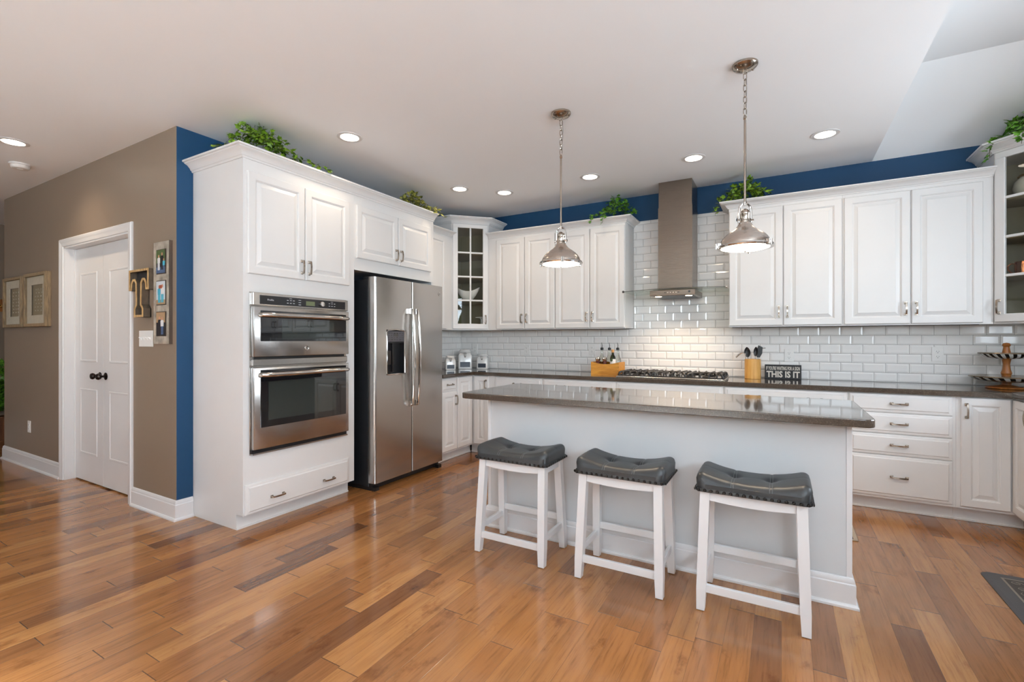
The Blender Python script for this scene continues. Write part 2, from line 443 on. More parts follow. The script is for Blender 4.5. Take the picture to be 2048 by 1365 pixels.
    def build(s, name, mats, parent=None, smooth=30, loc=None, rotz=0.0):
        if not isinstance(mats, (list, tuple)): mats = [mats]
        me = bpy.data.meshes.new(name)
        me.from_pydata([tuple(v) for v in s.v], [], s.f)
        for mt in mats: me.materials.append(mt)
        for p, i in zip(me.polygons, s.mi): p.material_index = i
        bm = bmesh.new(); bm.from_mesh(me); bmesh.ops.recalc_face_normals(bm, faces=bm.faces[:]); bm.to_mesh(me); bm.free()
        if smooth:
            for p in me.polygons: p.use_smooth = True
            me.set_sharp_from_angle(angle=math.radians(smooth))
        o = bpy.data.objects.new(name, me); C.objects.link(o)
        if parent is not None: o.parent = parent
        if loc is not None: o.location = loc
        o.rotation_euler[2] = rotz
        return o

def tag(o, label, cat, group=None):
    o['label'] = label; o['category'] = cat
    if group: o['group'] = group
    return o
def thing(name, label, cat, loc=(0, 0, 0), rotz=0.0, group=None):
    o = bpy.data.objects.new(name, None); o.empty_display_size = 0.1; C.objects.link(o)
    o.location = loc; o.rotation_euler = (0, 0, rotz)
    return tag(o, label, cat, group)
def struct(name, mb, mat, smooth=0, **k):
    o = mb.build(name, mat, smooth=smooth, **k); o['kind'] = 'structure'; return o
def reuse(src, parent, loc=(0, 0, 0), rot=(0, 0, 0)):
    o = bpy.data.objects.new(src.name.split('.')[0], src.data); C.objects.link(o)
    o.parent = parent; o.location = loc; o.rotation_euler = rot; return o
def copy_tree(o, parent=None):
    c = o.copy(); C.objects.link(c)
    if parent is not None: c.parent = parent
    for ch in list(o.children): copy_tree(ch, c)
    return c

# ---------------------------------------------------------------- room
XB, YB, ZC = -3.68, 4.952, 2.762        # blue wall, back wall, ceiling
XF = -3.56                              # wall surface behind the rear left cabinets
XR = 1.93                               # right wall
YT = 1.7275                             # taupe wall
XTL = -7.21                             # left end of taupe wall
XFAR = -8.8                             # far hall wall
YFR = -3.25                             # wall behind the camera
XV = 0.66                               # edge where the raised ceiling begins
b = MB(); b.box(-9.0, 2.1, -3.45, 6.2, -0.05, 0.0); struct('floor', b, M['floor'])
b = MB()
b.box(-9.0, XV, -3.45, 6.2, ZC, ZC+0.02)
SL, YC = 0.60, 4.252                     # raised part: slope up from the back wall, then flat
zc2 = ZC + (YB-YC)*SL
b.add([(XV, YB, ZC), (2.1, YB, ZC), (2.1, YC, zc2), (XV, YC, zc2)], [(0, 1, 2, 3)])
b.add([(XV, YC, zc2), (2.1, YC, zc2), (2.1, -3.45, zc2), (XV, -3.45, zc2)], [(0, 1, 2, 3)])
b.add([(XV, YB, ZC), (XV, YC, zc2), (XV, -3.45, zc2), (XV, -3.45, ZC)], [(0, 1, 2, 3)])
struct('ceiling', b, M['ceiling'])
b = MB(); b.box(-3.95, 2.1, YB, YB+0.12, 0, ZC); wall_back = struct('wall_back', b, M['blue'])
b = MB(); b.box(XB-0.12, XB, YT+0.10, YB, 0, ZC); b.box(XB-0.12, XB, YT, YT+0.1, 0, ZC); b.box(XB, XF, 3.80, YB, 0, ZC)
wall_left = struct('wall_left', b, M['blue'])
# taupe wall with the pantry door opening
DX0, DX1, DZ = -5.63, -4.385, 2.10
b = MB()
b.box(XTL, DX0, YT, YT+0.12, 0, ZC); b.box(DX1, XB-0.12, YT, YT+0.12, 0, ZC); b.box(DX0, DX1, YT, YT+0.12, DZ, ZC)
b.box(XB-0.12, XB, YT-0.0015, YT, 0, ZC)
b.box(XTL, XTL+0.12, YT+0.12, 5.2, 0, ZC)
struct('wall_pantry', b, M['taupe'])
b = MB(); b.box(XFAR-0.12, XFAR, -3.3, 5.3, 0, ZC); struct('wall_hall', b, M['taupe'])
b = MB(); b.box(XFAR, XTL, 5.2, 5.32, 0, ZC); struct('wall_hall_end', b, M['taupe'])
# right wall with two windows
def wall_with_holes(x0, x1, z1, holes, th, place):
    """holes: (a0, a1, z0, z1) along the wall"""
    mb = MB(); hs = sorted(holes); a = x0
    for h in hs:
        place(mb, a, h[0], 0, z1); place(mb, h[0], h[1], 0, h[2]); place(mb, h[0], h[1], h[3], z1); a = h[1]
    place(mb, a, x1, 0, z1); return mb
WR = [(-2.6, 0.8, 1.50, 2.42), (2.40, 3.70, 1.17, 2.27)]
struct('wall_right', wall_with_holes(-3.3, YB, zc2, WR, .12, lambda m, a, c, z0, z1: m.box(XR, XR+0.12, a, c, z0, z1) if c > a and z1 > z0 else None), M['greywall'])
WF = [(-7.0, -3.8, 1.68, 2.55), (-0.9, 1.5, 1.68, 2.55)]
struct('wall_front', wall_with_holes(XFAR, 2.05, zc2, WF, .12, lambda m, a, c, z0, z1: m.box(a, c, YFR-0.12, YFR, z0, z1) if c > a and z1 > z0 else None), M['greywall'])
wn = 0
def window(a0, a1, z0, z1, ncol, nrow, front):
    global wn; wn += 1
    T = Matrix.Translation((0, YFR, 0)) if front else Matrix.Translation((XR, 0, 0)) @ Matrix.Rotation(PI/2, 4, 'Z')
    # local: x along the wall, y into the wall
    if not front: pass
    if front: T = Matrix.Translation((0, YFR, 0)) @ Matrix.Rotation(PI, 4, 'Z'); a0, a1 = -a1, -a0
    else: T = Matrix.Translation((XR, 0, 0)) @ Matrix.Rotation(-PI/2, 4, 'Z'); a0, a1 = -a1, -a0
    m = MB(T)
    for (p, q, r, t) in ((a0, a1, z0, z0+.05), (a0, a1, z1-.05, z1), (a0, a0+.05, z0+.05, z1-.05), (a1-.05, a1, z0+.05, z1-.05)):
        m.box(p, q, 0.02, 0.09, r, t)
    for i in range(1, ncol):
        x = a0+(a1-a0)*i/ncol; m.box(x-.025, x+.025, 0.03, 0.08, z0+.05, z1-.05)
    for i in range(1, nrow):
        z = z0+(z1-z0)*i/nrow; m.box(a0+.05, a1-.05, 0.035, 0.075, z-.015, z+.015)
    for (p, q, r, t) in ((a0-.08, a1+.08, z1, z1+.08), (a0-.08, a0, z0, z1), (a1, a1+.08, z0, z1), (a0-.1, a1+.1, z0-.03, z0)):
        m.box(p, q, -0.02, 0.0, r, t)
    w = struct('window_%d' % wn, m, M['trim'])
    g = MB(T); g.box(a0+.05, a1-.05, 0.05, 0.056, z0+.05, z1-.05); g.build('pane', M['window'], w, smooth=0)
window(-0.9, 1.5, 1.68, 2.55, 3, 1, True)
window(-7.0, -3.8, 1.68, 2.55, 4, 1, True)  # unseen window added along with the left ceiling fill lamp
window(-2.6, 0.8, 1.50, 2.42, 4, 1, False)
window(2.40, 3.70, 1.17, 2.27, 2, 2, False)
# baseboards with shoe moulding
BASE = [(0, 0), (0.026, 0), (0.026, 0.010), (0.020, 0.018), (0.014, 0.020), (0.014, 0.108), (0.010, 0.113), (0.011, 0.122), (0.006, 0.136), (0.0, 0.140)]
def baseboard(name, path, side=1.0):
    m = MB(); m.sweep(path, BASE, side); return struct(name, m, M['trim'], smooth=30)
baseboard('baseboard_pantry_left', [(XTL, 5.15), (XTL, YT), (DX0-0.07, YT)])
baseboard('baseboard_pantry_right', [(DX1+0.07, YT-0.0015), (XB, YT-0.0015), (XB, 1.832)])
baseboard('baseboard_hall', [(XFAR, -3.2), (XFAR, 5.2)])
# door casing, jamb and the two pantry doors
CAS = [(0, 0), (0.070, 0), (0.070, 0.012), (0.060, 0.019), (0.044, 0.017), (0.030, 0.013), (0.012, 0.011), (0.004, 0.009), (0.0, 0.0)]
m = MB()
def casing(mb, a0, a1, z1, wd=0.070):
    # three mitred lengths around the opening, profile steps outwards from the opening
    ring_in = [(a0, 0.0), (a0, z1), (a1, z1), (a1, 0.0)]
    dirs = [(-1, 0), (-1, 1), (1, 1), (1, 0)]
    vs = []; fs = []; k = len(CAS)
    for (x, z), (dx, dz) in zip(ring_in, dirs):
        vs += [(x+dx*o, -t, z+dz*o) for o, t in CAS]
    for i in range(3):
        for a in range(k-1): fs.append((i*k+a, i*k+a+1, i*k+k+a+1, i*k+k+a))
    fs.append(tuple(range(k))); fs.append(tuple(range(3*k, 4*k)))
    mb.add(vs, fs)
m.T = Matrix.Translation((0, YT, 0)); casing(m, DX0, DX1, DZ)
m.T = Matrix()
m.box(DX0-0.001, DX0+0.012, YT-.003, YT+0.12, 0, DZ); m.box(DX1-0.012, DX1+.001, YT-.003, YT+0.12, 0, DZ); m.box(DX0, DX1, YT-.003, YT+0.12, DZ-0.012, DZ+.001)
m.box(DX0+.012, DX0+.022, YT+.065, YT+.075, 0, DZ-.012)
struct('trim_1', m, M['trim'], smooth=8)
def moulded_leaf(name, x0, x1, y, z0, z1, panels, knobx):
    T = Matrix.Translation((0, y, 0)); m = MB(T); th = 0.035
    # stiles and rails
    px0, px1 = x0+0.115, x1-0.115
    zs = [z0] + [q for p in panels for q in p] + [z1]
    m.box(x0, px0, 0, th, z0, z1); m.box(px1, x1, 0, th, z0, z1)
    for a, c in zip(zs[0::2], zs[1::2]): m.box(px0, px1, 0, th, a, c)
    for a, c in panels:
        m.rects(px0, px1, a, c, [(0, 0), (0.004, -0.004), (0.016, -0.003), (0.026, 0.010), (0.036, 0.010), (0.058, 0.003)])
    o = struct(name, m, M['trim'], smooth=4)
    k = MB(); k.lathe([(0.0, 0), (0.030, 0.0), (0.032, 0.005), (0.024, 0.010), (0.010, 0.013), (0.009, 0.030), (0.017, 0.036), (0.026, 0.046), (0.028, 0.055), (0.022, 0.066), (0.0, 0.070)], 20, (knobx, 0, 0.955), 'y')
    for i, v in enumerate(k.v): k.v[i] = Vector((v.x, y - v.y, v.z))
    kn = k.build('door_knob', M['doorknob'], o); kn['label'] = 'dark bronze round door knob'
LM = (DX0+DX1)/2 - 0.03
YL = 1.80
moulded_leaf('door_1', DX0+0.014, LM-0.0015, YL, 0.012, DZ-0.014, [(0.25, 0.83), (1.07, 1.86)], LM-0.055)
moulded_leaf('door_2', LM+0.0015, DX1-0.014, YL, 0.012, DZ-0.014, [(0.25, 0.83), (1.07, 1.86)], LM+0.055)
m = MB(); m.box(DX0, DX1, YL+.05, YL+.06, 0, DZ); struct('trim_2', m, M['trim'])

# bevelled subway tiles
def tiles(regions, name, parent, T, phase, row0=0.914, holes=()):
    m = MB(T); PX, PZ, G = 0.1535, 0.0775, 0.0011
    for (x0, x1, z0, z1) in regions:
        m.m = 1; m.box(x0, x1, -0.0025, 0, z0-.012, z1+(.008 if z1 < 1.5 else 0)); m.m = 0
        r = int(round((z0-row0)/PZ-0.4))
        while row0+r*PZ < z1-0.004:
            a0, a1 = max(z0, row0+r*PZ+G), min(z1, row0+(r+1)*PZ-G)
            off = phase + (PX/2 if r % 2 else 0.0)
            k = math.floor((x0-off)/PX)
            while off+k*PX < x1:
                c0, c1 = max(x0, off+k*PX+G), min(x1, off+(k+1)*PX-G)
                k += 1
                if c1-c0 < 0.003 or a1-a0 < 0.003: continue
                bv = min(0.012, (c1-c0)/2.5, (a1-a0)/2.5)
                vs = [(c0,-.002,a0),(c1,-.002,a0),(c1,-.002,a1),(c0,-.002,a1),
                      (c0,-.0045,a0),(c1,-.0045,a0),(c1,-.0045,a1),(c0,-.0045,a1),
                      (c0+bv,-.0085,a0+bv),(c1-bv,-.0085,a0+bv),(c1-bv,-.0085,a1-bv),(c0+bv,-.0085,a1-bv)]
                m.add(vs, [(0,1,5,4),(1,2,6,5),(2,3,7,6),(3,0,4,7),(4,5,9,8),(5,6,10,9),(6,7,11,10),(7,4,8,11),(8,9,10,11)])
            r += 1
    return m.build(name, [M['tile'], M['grout']], parent, smooth=0)
ZU = 1.378                              # underside of the wall cabinets
HX0, HX1 = -1.346, -0.405               # gap for the hood
ts = tiles([(XF, XR, 0.916, ZU), (HX0, HX1, ZU, 2.497)], 'subway_tile_backsplash', wall_back, Matrix.Translation((0, YB, 0)), 0.367)
ts['label'] = 'glossy white bevelled subway tile backsplash'
ts = tiles([(3.80, YB-.009, 0.916, ZU)], 'subway_tile_backsplash', wall_left, Matrix.Translation((XF, 0, 0)) @ Matrix.Rotation(PI/2, 4, 'Z'), 3.85)
wr = bpy.data.objects['wall_right']
ts = tiles([(-YB+.009, -3.8, 0.916, ZU), (-3.8, -2.1, 0.916, 1.12)], 'subway_tile_backsplash', wr, Matrix.Translation((XR, 0, 0)) @ Matrix.Rotation(-PI/2, 4, 'Z'), -4.9)

# ---------------------------------------------------------------- cabinets
DT = 0.019
def pull_mesh(L=0.105):
    m = MB()
    for s in (-1, 1):
        z = s*(L/2-.009)
        m.box(-.010, .010, -.004, 0, z-.010, z+.010, .0015); m.box(-.007, .007, -.012, -.003, z-.007, z+.007, .001)
        m.box(-.0055, .0055, -.024, -.011, z-.006, z+.006, .001)
    pts = [(0, -.024-.006*math.cos(t*PI/2), t*(L/2-.006)) for t in [i/6-1 for i in range(13)]]
    vs = []; fs = []
    for p in pts: vs += [(-.005, p[1]-.003, p[2]), (.005, p[1]-.003, p[2]), (.005, p[1]+.004, p[2]), (-.005, p[1]+.004, p[2])]
    for i in range(len(pts)-1):
        for k in range(4): l = (k+1) % 4; fs.append((i*4+k, i*4+l, i*4+4+l, i*4+4+k))
    fs += [(3, 2, 1, 0), tuple(range(len(vs)-4, len(vs)))]
    m.add(vs, fs)
    return m
_pm = pull_mesh().build('handle', M['nickel'])
PULL = _pm.data; bpy.data.objects.remove(_pm)
def pull(parent, x, z, y=-DT, horiz=False):
    o = bpy.data.objects.new('handle', PULL); C.objects.link(o); o.parent = parent
    o.location = (x, y, z); o.rotation_euler = (0, PI/2 if horiz else 0, 0)
    o['label'] = 'brushed nickel bar pull'
    return o
def door(parent, x0, x1, z0, z1, handle=None, T=None, hz=None, mat='white'):
    """raised panel door on the face plane y = 0"""
    m = MB(T)
    m.rects(x0, x1, z0, z1, [(0, 0), (0, -DT+.005), (.005, -DT), (.050, -DT), (.053, -DT+.003), (.056, -DT+.004), (.059, -DT+.010), (.064, -DT+.0105), (.087, -DT+.002), (.090, -DT+.0)])
    d = m.build('door', M[mat], parent, smooth=4)
    if handle is not None:
        hx = x1-.028 if handle == 'r' else x0+.028
        h = pull(d, hx, hz)
        if T is not None: h.matrix_local = T @ Matrix.Translation((hx, -DT, hz))
    return d
def drawer(parent, x0, x1, z0, z1, handles=1, hv=None):
    m = MB()
    m.rects(x0, x1, z0, z1, [(0, 0), (0, -DT+.009), (.005, -DT+.007), (.018, -DT+.0055), (.024, -DT)])
    d = m.build('drawer', M['white'], parent, smooth=4)
    zz = (z0+z1)/2 if hv is None else hv
    if handles == 1: pull(d, (x0+x1)/2, zz, horiz=True)
    elif handles == 2:
        pull(d, x0+(x1-x0)*.26, zz, horiz=True); pull(d, x0+(x1-x0)*.76, zz, horiz=True)
    return d
CROWN = [(0, 0), (.008, 0), (.012, .012), (.017, .014), (.024, .028), (.040, .044), (.058, .052), (.060, .057), (.072, .060), (.072, .072), (0, .072)]
def crown(label, path, z, side=1.0, h=.072, scale=1.0, name='crown_moulding'):
    cx = sum(p[0] for p in path)/len(path); cy = sum(p[1] for p in path)/len(path)
    m = MB(); m.sweep([(p[0]-cx, p[1]-cy) for p in path], [(o*scale, t*h/.072) for o, t in CROWN], side)
    o = m.build(name, M['white'], None, smooth=35, loc=(cx, cy, z))
    return tag(o, label, 'crown moulding', 'white cornice lengths on the wall cabinets')
UG = 'white wall cabinets'; BG = 'white base cabinets'
FACE_PX = lambda x, y: ((x, y, 0), PI/2)      # faces +X: local x -> +Y

# --- oven tower
TW = 2.764-1.834
TZ = 2.462
t = thing('oven_cabinet', 'tall white cabinet tower holding the built-in wall ovens', 'cabinet', (-3.07, 1.834, 0), PI/2, 'tall white cabinets')
OX0, OX1, OZ0, OZ1 = 1.881-1.834, 2.671-1.834, 0.497, 1.585    # oven opening
dp = 0.607
m = MB()
m.box(0, .018, .075, dp, 0, .104); m.box(0, .018, 0, dp, .104, TZ); m.box(TW-.018, TW, .075, dp, 0, .104); m.box(TW-.018, TW, 0, dp, .104, TZ)
m.box(.018, TW-.018, dp-.012, dp, 0, TZ)
m.box(.018, OX0+.012, 0, .02, .104, TZ); m.box(OX1-.012, TW-.018, 0, .02, .104, TZ)
m.box(OX0+.012, OX1-.012, 0, .02, .104, OZ0+.012); m.box(OX0+.012, OX1-.012, 0, .02, OZ1-.012, TZ)
m.box(.018, TW-.018, .02, dp-.012, OZ0-.03, OZ0-.01); m.box(.018, TW-.018, .02, dp-.012, OZ1+.02, OZ1+.04); m.box(.018, TW-.018, .02, dp-.012, TZ-.02, TZ)
m.build('carcass', M['white'], t, smooth=0)
m = MB(); m.box(.018, TW-.018, .075, .09, 0, .104); m.box(0, TW, .068, .075, 0, .012); m.build('toe_kick', M['white'], t, smooth=0)
door(t, .024, .453, 1.705, 2.385, 'r', hz=1.797); door(t, .459, .870, 1.705, 2.385, 'l', hz=1.797)
drawer(t, .010, .868, .106, .305, 2, hv=.185)
crown('white cornice wrapping the tall oven cabinet and fridge cabinet', [(XB+.002, 1.834), (-3.07, 1.834), (-3.07, 3.79)], TZ, 1.0)
# --- double wall oven
t = thing('wall_oven', 'stainless steel double wall oven set in the white tower', 'oven', (-3.07, 1.834, OZ0), PI/2)
def zz(z): return z-OZ0
m = MB(); m.box(OX0+.016, OX1-.016, -.003, .5, zz(OZ0+.014), zz(OZ1-.014)); m.build('housing', M['black'], t, smooth=0)
m = MB()
m.box(OX0-.006, OX1+.006, -.006, -.0008, zz(OZ0), zz(OZ1)); m.build('trim_frame', M['steel'], t, smooth=0)
m = MB(); m.box(OX0, OX1, -.036, -.006, zz(1.496), zz(1.580), .004); m.build('control_panel', M['steel'], t)
cp = MB(); cp.box(OX0+.045, OX1-.030, -.0375, -.0355, zz(1.505), zz(1.565), .001); cp = cp.build('display_panel', M['panel'], t)
dm = MB(); dm.box(OX0+.40, OX0+.475, -.0385, -.0374, zz(1.516), zz(1.548)); dm.build('lcd_screen', M['lcd'], cp, smooth=0)
dm = MB(); dm.text('Profile', OX0+.10, OX0+.145, zz(1.531), zz(1.543), -.0376); dm.build('lettering', M['ink'], cp, smooth=0)
for x_, n_c in ((.245, 3), (.338, 1), (.60, 3)):
    dm = MB()
    for r_ in range(2 if n_c == 3 else 3):
        for c_ in range(n_c):
            wd_ = .013 if n_c == 3 else .020; zr_ = (1.522+.019*r_) if n_c == 3 else (1.516+.016*r_)
            dm.box(OX0+x_+c_*.024, OX0+x_+wd_+c_*.024, -.0382, -.0375, zz(zr_), zz(zr_+.0035))
    if n_c == 3: dm.box(OX0+x_+.020, OX0+x_+.040, -.0382, -.0375, zz(1.555), zz(1.557))
    dm.build('keypad_marks', M['ink'], cp, smooth=0)
km = MB(); km.lathe([(0, 0), (.020, 0), (.020, .012), (.017, .018), (0, .019)], 20, (OX0+.535, 0, zz(1.534)), 'y')
for i, v in enumerate(km.v): km.v[i] = Vector((v.x, -.0375-v.y, v.z))
km.build('control_knob', M['chrome'], cp)
def oven_door(za, zb, wa, wb, hz, badge, inner):
    m = MB(); m.box(OX0, OX1, -.045, -.008, zz(za), zz(zb), .006, 2); d = m.build('oven_door', M['steel'], t)
    g = MB(); g.box(OX0+.045, OX1-.030, -.0475, -.0445, zz(wa), zz(wb), .0012); g = g.build('door_window', M['ovenglass'], d)
    i0, i1, j0, j1 = inner
    w = MB(); w.box(OX0+i0, OX0+i1, -.0482, -.0474, zz(j0), zz(j1)); w.build('window_inset', M['ovenwin'], g, smooth=0)
    h = MB(); L0, L1 = OX0+.045, OX1-.035
    pts = [(L0, -.046, zz(hz)), (L0+.004, -.075, zz(hz)), (L0+.02, -.088, zz(hz))] + [(L0+.02+(L1-L0-.04)*k/8, -.088-.008*math.sin(PI*k/8), zz(hz)) for k in range(1, 8)] + [(L1-.02, -.088, zz(hz)), (L1-.004, -.075, zz(hz)), (L1, -.046, zz(hz))]
    h.tube(pts, .0155, 14); h.build('handle', M['chrome'], d)
    if badge:
        q = MB(); q.lathe([(0, 0), (.016, 0), (.018, .002), (.016, .004), (.0135, .003), (0, .003)], 24, (0, 0, 0), 'y')
        for i, v in enumerate(q.v): q.v[i] = Vector((v.x+(OX0+OX1)/2+.005, -.045-v.y, v.z+zz(badge)))
        q = q.build('round_badge', M['chrome'], d)
        q2 = MB(); q2.text('GE', (OX0+OX1)/2-.004, (OX0+OX1)/2+.014, zz(badge-.008), zz(badge+.008), -.0481, .0004); q2.build('monogram', M['panel'], q, smooth=0)
oven_door(1.150, 1.488, 1.255, 1.462, 1.432, 1.205, (.20, .64, 1.272, 1.40))
m = MB(); m.box(OX0, OX1, -.030, -.006, zz(1.088), zz(1.134), .004); m.build('middle_trim', M['steel'], t)
m = MB(); m.box(OX0+.02, OX1-.02, -.012, -.006, zz(1.134), zz(1.150)); m.build('vent_gap', M['black'], t, smooth=0)
m = MB(); m.box(OX0, OX1, -.018, -.006, zz(.505), zz(.530)); m.build('lower_vent', M['black'], t, smooth=0)
m = MB(); m.box(OX0, OX1, -.030, -.006, zz(.497), zz(.506)); m.build('bottom_trim', M['steel'], t, smooth=0)
oven_door(.532, 1.080, .675, 1.062, 1.030, None, (.10, .66, .72, .98))

# --- cabinet above the refrigerator
x0 = 2.764+.001; FW = 3.79-x0
t = thing('fridge_cabinet', 'white two-door cabinet directly above the refrigerator', 'cabinet', (-3.07, x0, 0), PI/2, 'tall white cabinets')
m = MB(); m.box(0, FW, 0, .60, 1.845, TZ); m.build('carcass', M['white'], t, smooth=0)
door(t, .014, .500, 1.945, 2.385, 'r', hz=2.035); door(t, .506, .972, 1.945, 2.385, 'l', hz=2.035)
m = MB(); m.box(-.30, .29, -.0095, .0095, 0, 1.8445); ep = m.build('end_panel', M['white'], None, smooth=0, loc=(-3.37, 3.779, 0)); tag(ep, 'tall white end panel standing between the refrigerator and the drawer cabinet', 'panel')
# --- refrigerator
RW, RX = .909, -2.93
t = thing('refrigerator', 'stainless steel side-by-side refrigerator with black sides', 'refrigerator', (-2.93, 2.858, 0), PI/2)
m = MB(); m.box(0.004, RW-.004, .078, .72, .03, 1.775, .004); m.build('case', M['fridgeside'], t)
m = MB(); m.box(.01, RW-.01, .05, .12, .012, .062); m.box(.012, .06, .01, .6, 0, .03); m.box(RW-.06, RW-.012, .01, .6, 0, .03); m.build('base_grille', M['black'], t, smooth=0)
for a_, c_ in ((.02, .09), (RW-.09, RW-.02)):
    m = MB(); m.box(a_, c_, .04, .16, 1.775, 1.800, .004); m.build('hinge_cover', M['fridgeside'], t)
def fdoor_poly(a, c, ra, rc):
    pts = [(a, .074)]
    if ra: pts += [(a+ra-ra*math.cos(k*PI/12), ra-ra*math.sin(k*PI/12)) for k in range(0, 7)]
    else: pts += [(a, 0)]
    if rc: pts += [(c-rc+rc*math.sin(k*PI/12), rc-rc*math.cos(k*PI/12)) for k in range(0, 7)]
    else: pts += [(c, 0)]
    pts += [(c, .074)]
    return pts
SPL = 3.318-2.86; ZD0, ZD1 = .065, 1.792
DA, DB, DZ0, DZ1 = 2.993-2.86, 3.222-2.86, .962, 1.352
m = MB()
m.prism(fdoor_poly(0, SPL-.004, .022, .010), ZD0, DZ0); m.prism(fdoor_poly(0, SPL-.004, .022, .010), DZ1, ZD1)
m.prism(fdoor_poly(0, DA, .022, 0), DZ0, DZ1); m.prism(fdoor_poly(DB, SPL-.004, 0, .010), DZ0, DZ1)
m.box(DA, DB, .066, .074, DZ0, DZ1)
fd = m.build('freezer_door', M['steel'], t, smooth=25)
q = MB(); q.box(DA+.001, DB-.001, .058, .066, DZ0, DZ1); q.box(DA+.0005, DA+.006, .004, .058, DZ0, DZ1); q.box(DB-.006, DB-.0005, .004, .058, DZ0, DZ1); q.box(DA+.006, DB-.006, .004, .058, DZ0, DZ0+.01); q.box(DA+.006, DB-.006, .004, .058, 1.235, 1.245)
q = q.build('dispenser_recess', M['black'], fd, smooth=0)
p = MB(); p.box(DA+.014, DA+.075, .020, .028, 1.05, 1.17); p.box(DA+.10, DA+.112, .028, .050, .985, 1.235); p.build('dispenser_paddle', M['panel'], q, smooth=0)
p = MB(); p.box(DA+.008, DB-.008, -.002, .05, 1.247, DZ1-.012, .003)
p = p.build('dispenser_control', M['dispgrey'], fd)
w = MB(); random.seed(5)
for r_ in range(4):
    for c_ in range(6):
        if r_ == 2 and 1 < c_ < 5: continue
        x = DA+.022+c_*.033; z = 1.262+r_*.019; w.box(x, x+random.uniform(.010, .022), -.003, -.002, z, z+random.uniform(.003, .008))
w.build('printed_legend', M['zinc'], p, smooth=0)
w = MB(); w.box(DA+.085, DA+.14, -.003, -.002, 1.296, 1.322); w.build('dispenser_display', M['ovenglass'], p, smooth=0)
w = MB(); rr_ = .016
loop = [(DA+.006, DZ0+.012), (DA+.012, DZ0+.004), (DB-.012, DZ0+.004), (DB-.004, DZ0+.012), (DB-.004, DZ1-.018), (DB-.018, DZ1-.006), ((DA+DB)/2, DZ1+.002), (DA+.018, DZ1-.006), (DA+.006, DZ1-.018)]
w.tube([(a, 0.0, c) for a, c in loop], .006, 8, True); w.build('dispenser_trim', M['chrome'], fd)
m = MB(); m.prism(fdoor_poly(SPL+.004, RW, .010, .018), ZD0, ZD1); rd = m.build('refrigerator_door', M['steel'], t, smooth=25)
q = MB(); q.lathe([(0, 0), (.017, 0), (.019, .0015), (.017, .003), (.0145, .0022), (0, .0022)], 24, (0, 0, 0), 'y')
for i, v in enumerate(q.v): q.v[i] = Vector((v.x+RW-.055, -v.y, v.z+1.715))
q = q.build('round_badge', M['chrome'], rd)
q2 = MB(); q2.text('GE', RW-.065, RW-.045, 1.706, 1.724, -.0023, .0004); q2.build('monogram', M['panel'], q, smooth=0)
def fhandle(x, par):
    h = MB(); z0, z1 = .665, 1.548
    pts = [(x, 0.0, z0+.02), (x, -.03, z0+.015)] + [(x, -.042-.022*math.sin(PI*k/14), z0+.02+(z1-z0-.04)*k/14) for k in range(0, 15)] + [(x, -.03, z1-.015), (x, 0.0, z1-.02)]
    h.tube(pts, .0135, 12); h.box(x-.014, x+.014, -.028, .0, z0, z0+.05, .003); h.box(x-.014, x+.014, -.028, 0, z1-.05, z1, .003)
    h.build('handle', M['chrome'], par)
fhandle(SPL-.036, fd); fhandle(SPL+.036, rd)

# --- rear wall cabinets
UY = YB-.305; UD = .296; UZ1 = 2.432
def upper(x0, x1, label, doors, filler=0.0, z1=UZ1, loc=None, rot=0.0, w=None):
    t = thing('wall_cabinet', label, 'cabinet', loc or (x0, UY, ZU), rot, UG)
    w = (x1-x0) if w is None else w; H = z1-ZU
    m = MB(); m.box(0, w, 0, UD, 0.006, H); m.box(0, w, 0, .018, 0, .006); m.build('carcass', M['white'], t, smooth=0)
    for (a, c, hd) in doors: door(t, a, c, .010, 2.405-ZU, hd, hz=.125)
    return t
x = -2.950
upper(x+.001, -2.106, 'white two-door wall cabinet next to the glass corner cabinet, left of the hood', [(.112, .472, 'r'), (.480, .842, 'l')])
upper(-2.105, HX0, 'white two-door wall cabinet just left of the range hood', [(.006, .388, 'r'), (.395, .754, 'l')])
upper(HX1-.003, .4275, 'white two-door wall cabinet just right of the range hood', [(.004, .417, 'r'), (.424, .832, 'l')])
upper(.4285, 1.318, 'white two-door wall cabinet between the hood side pair and the right corner cabinet', [(.010, .424, 'r'), (.431, .832, 'l')])
crown('white cornice above the cabinets left of the range hood', [(-2.945, UY), (HX0, UY), (HX0, YB-.002)], UZ1, 1.0, .058)
crown('white cornice above the cabinets right of the range hood', [(HX1-.003, YB-.002), (HX1-.003, UY), (1.318, UY)], UZ1, 1.0, .058)
# left run: one narrow cabinet between fridge cabinet and corner cabinet
CLX = XF+.305
t = upper(0, .549, 'narrow white wall cabinet tucked between refrigerator and glass corner cabinet', [(.05, .44, None)], loc=(CLX, 3.792, ZU), rot=PI/2, w=.549)
crown('short white cornice between the refrigerator cabinet and the corner cabinet', [(CLX, 3.795), (CLX, 4.338)], UZ1, 1.0, .046)
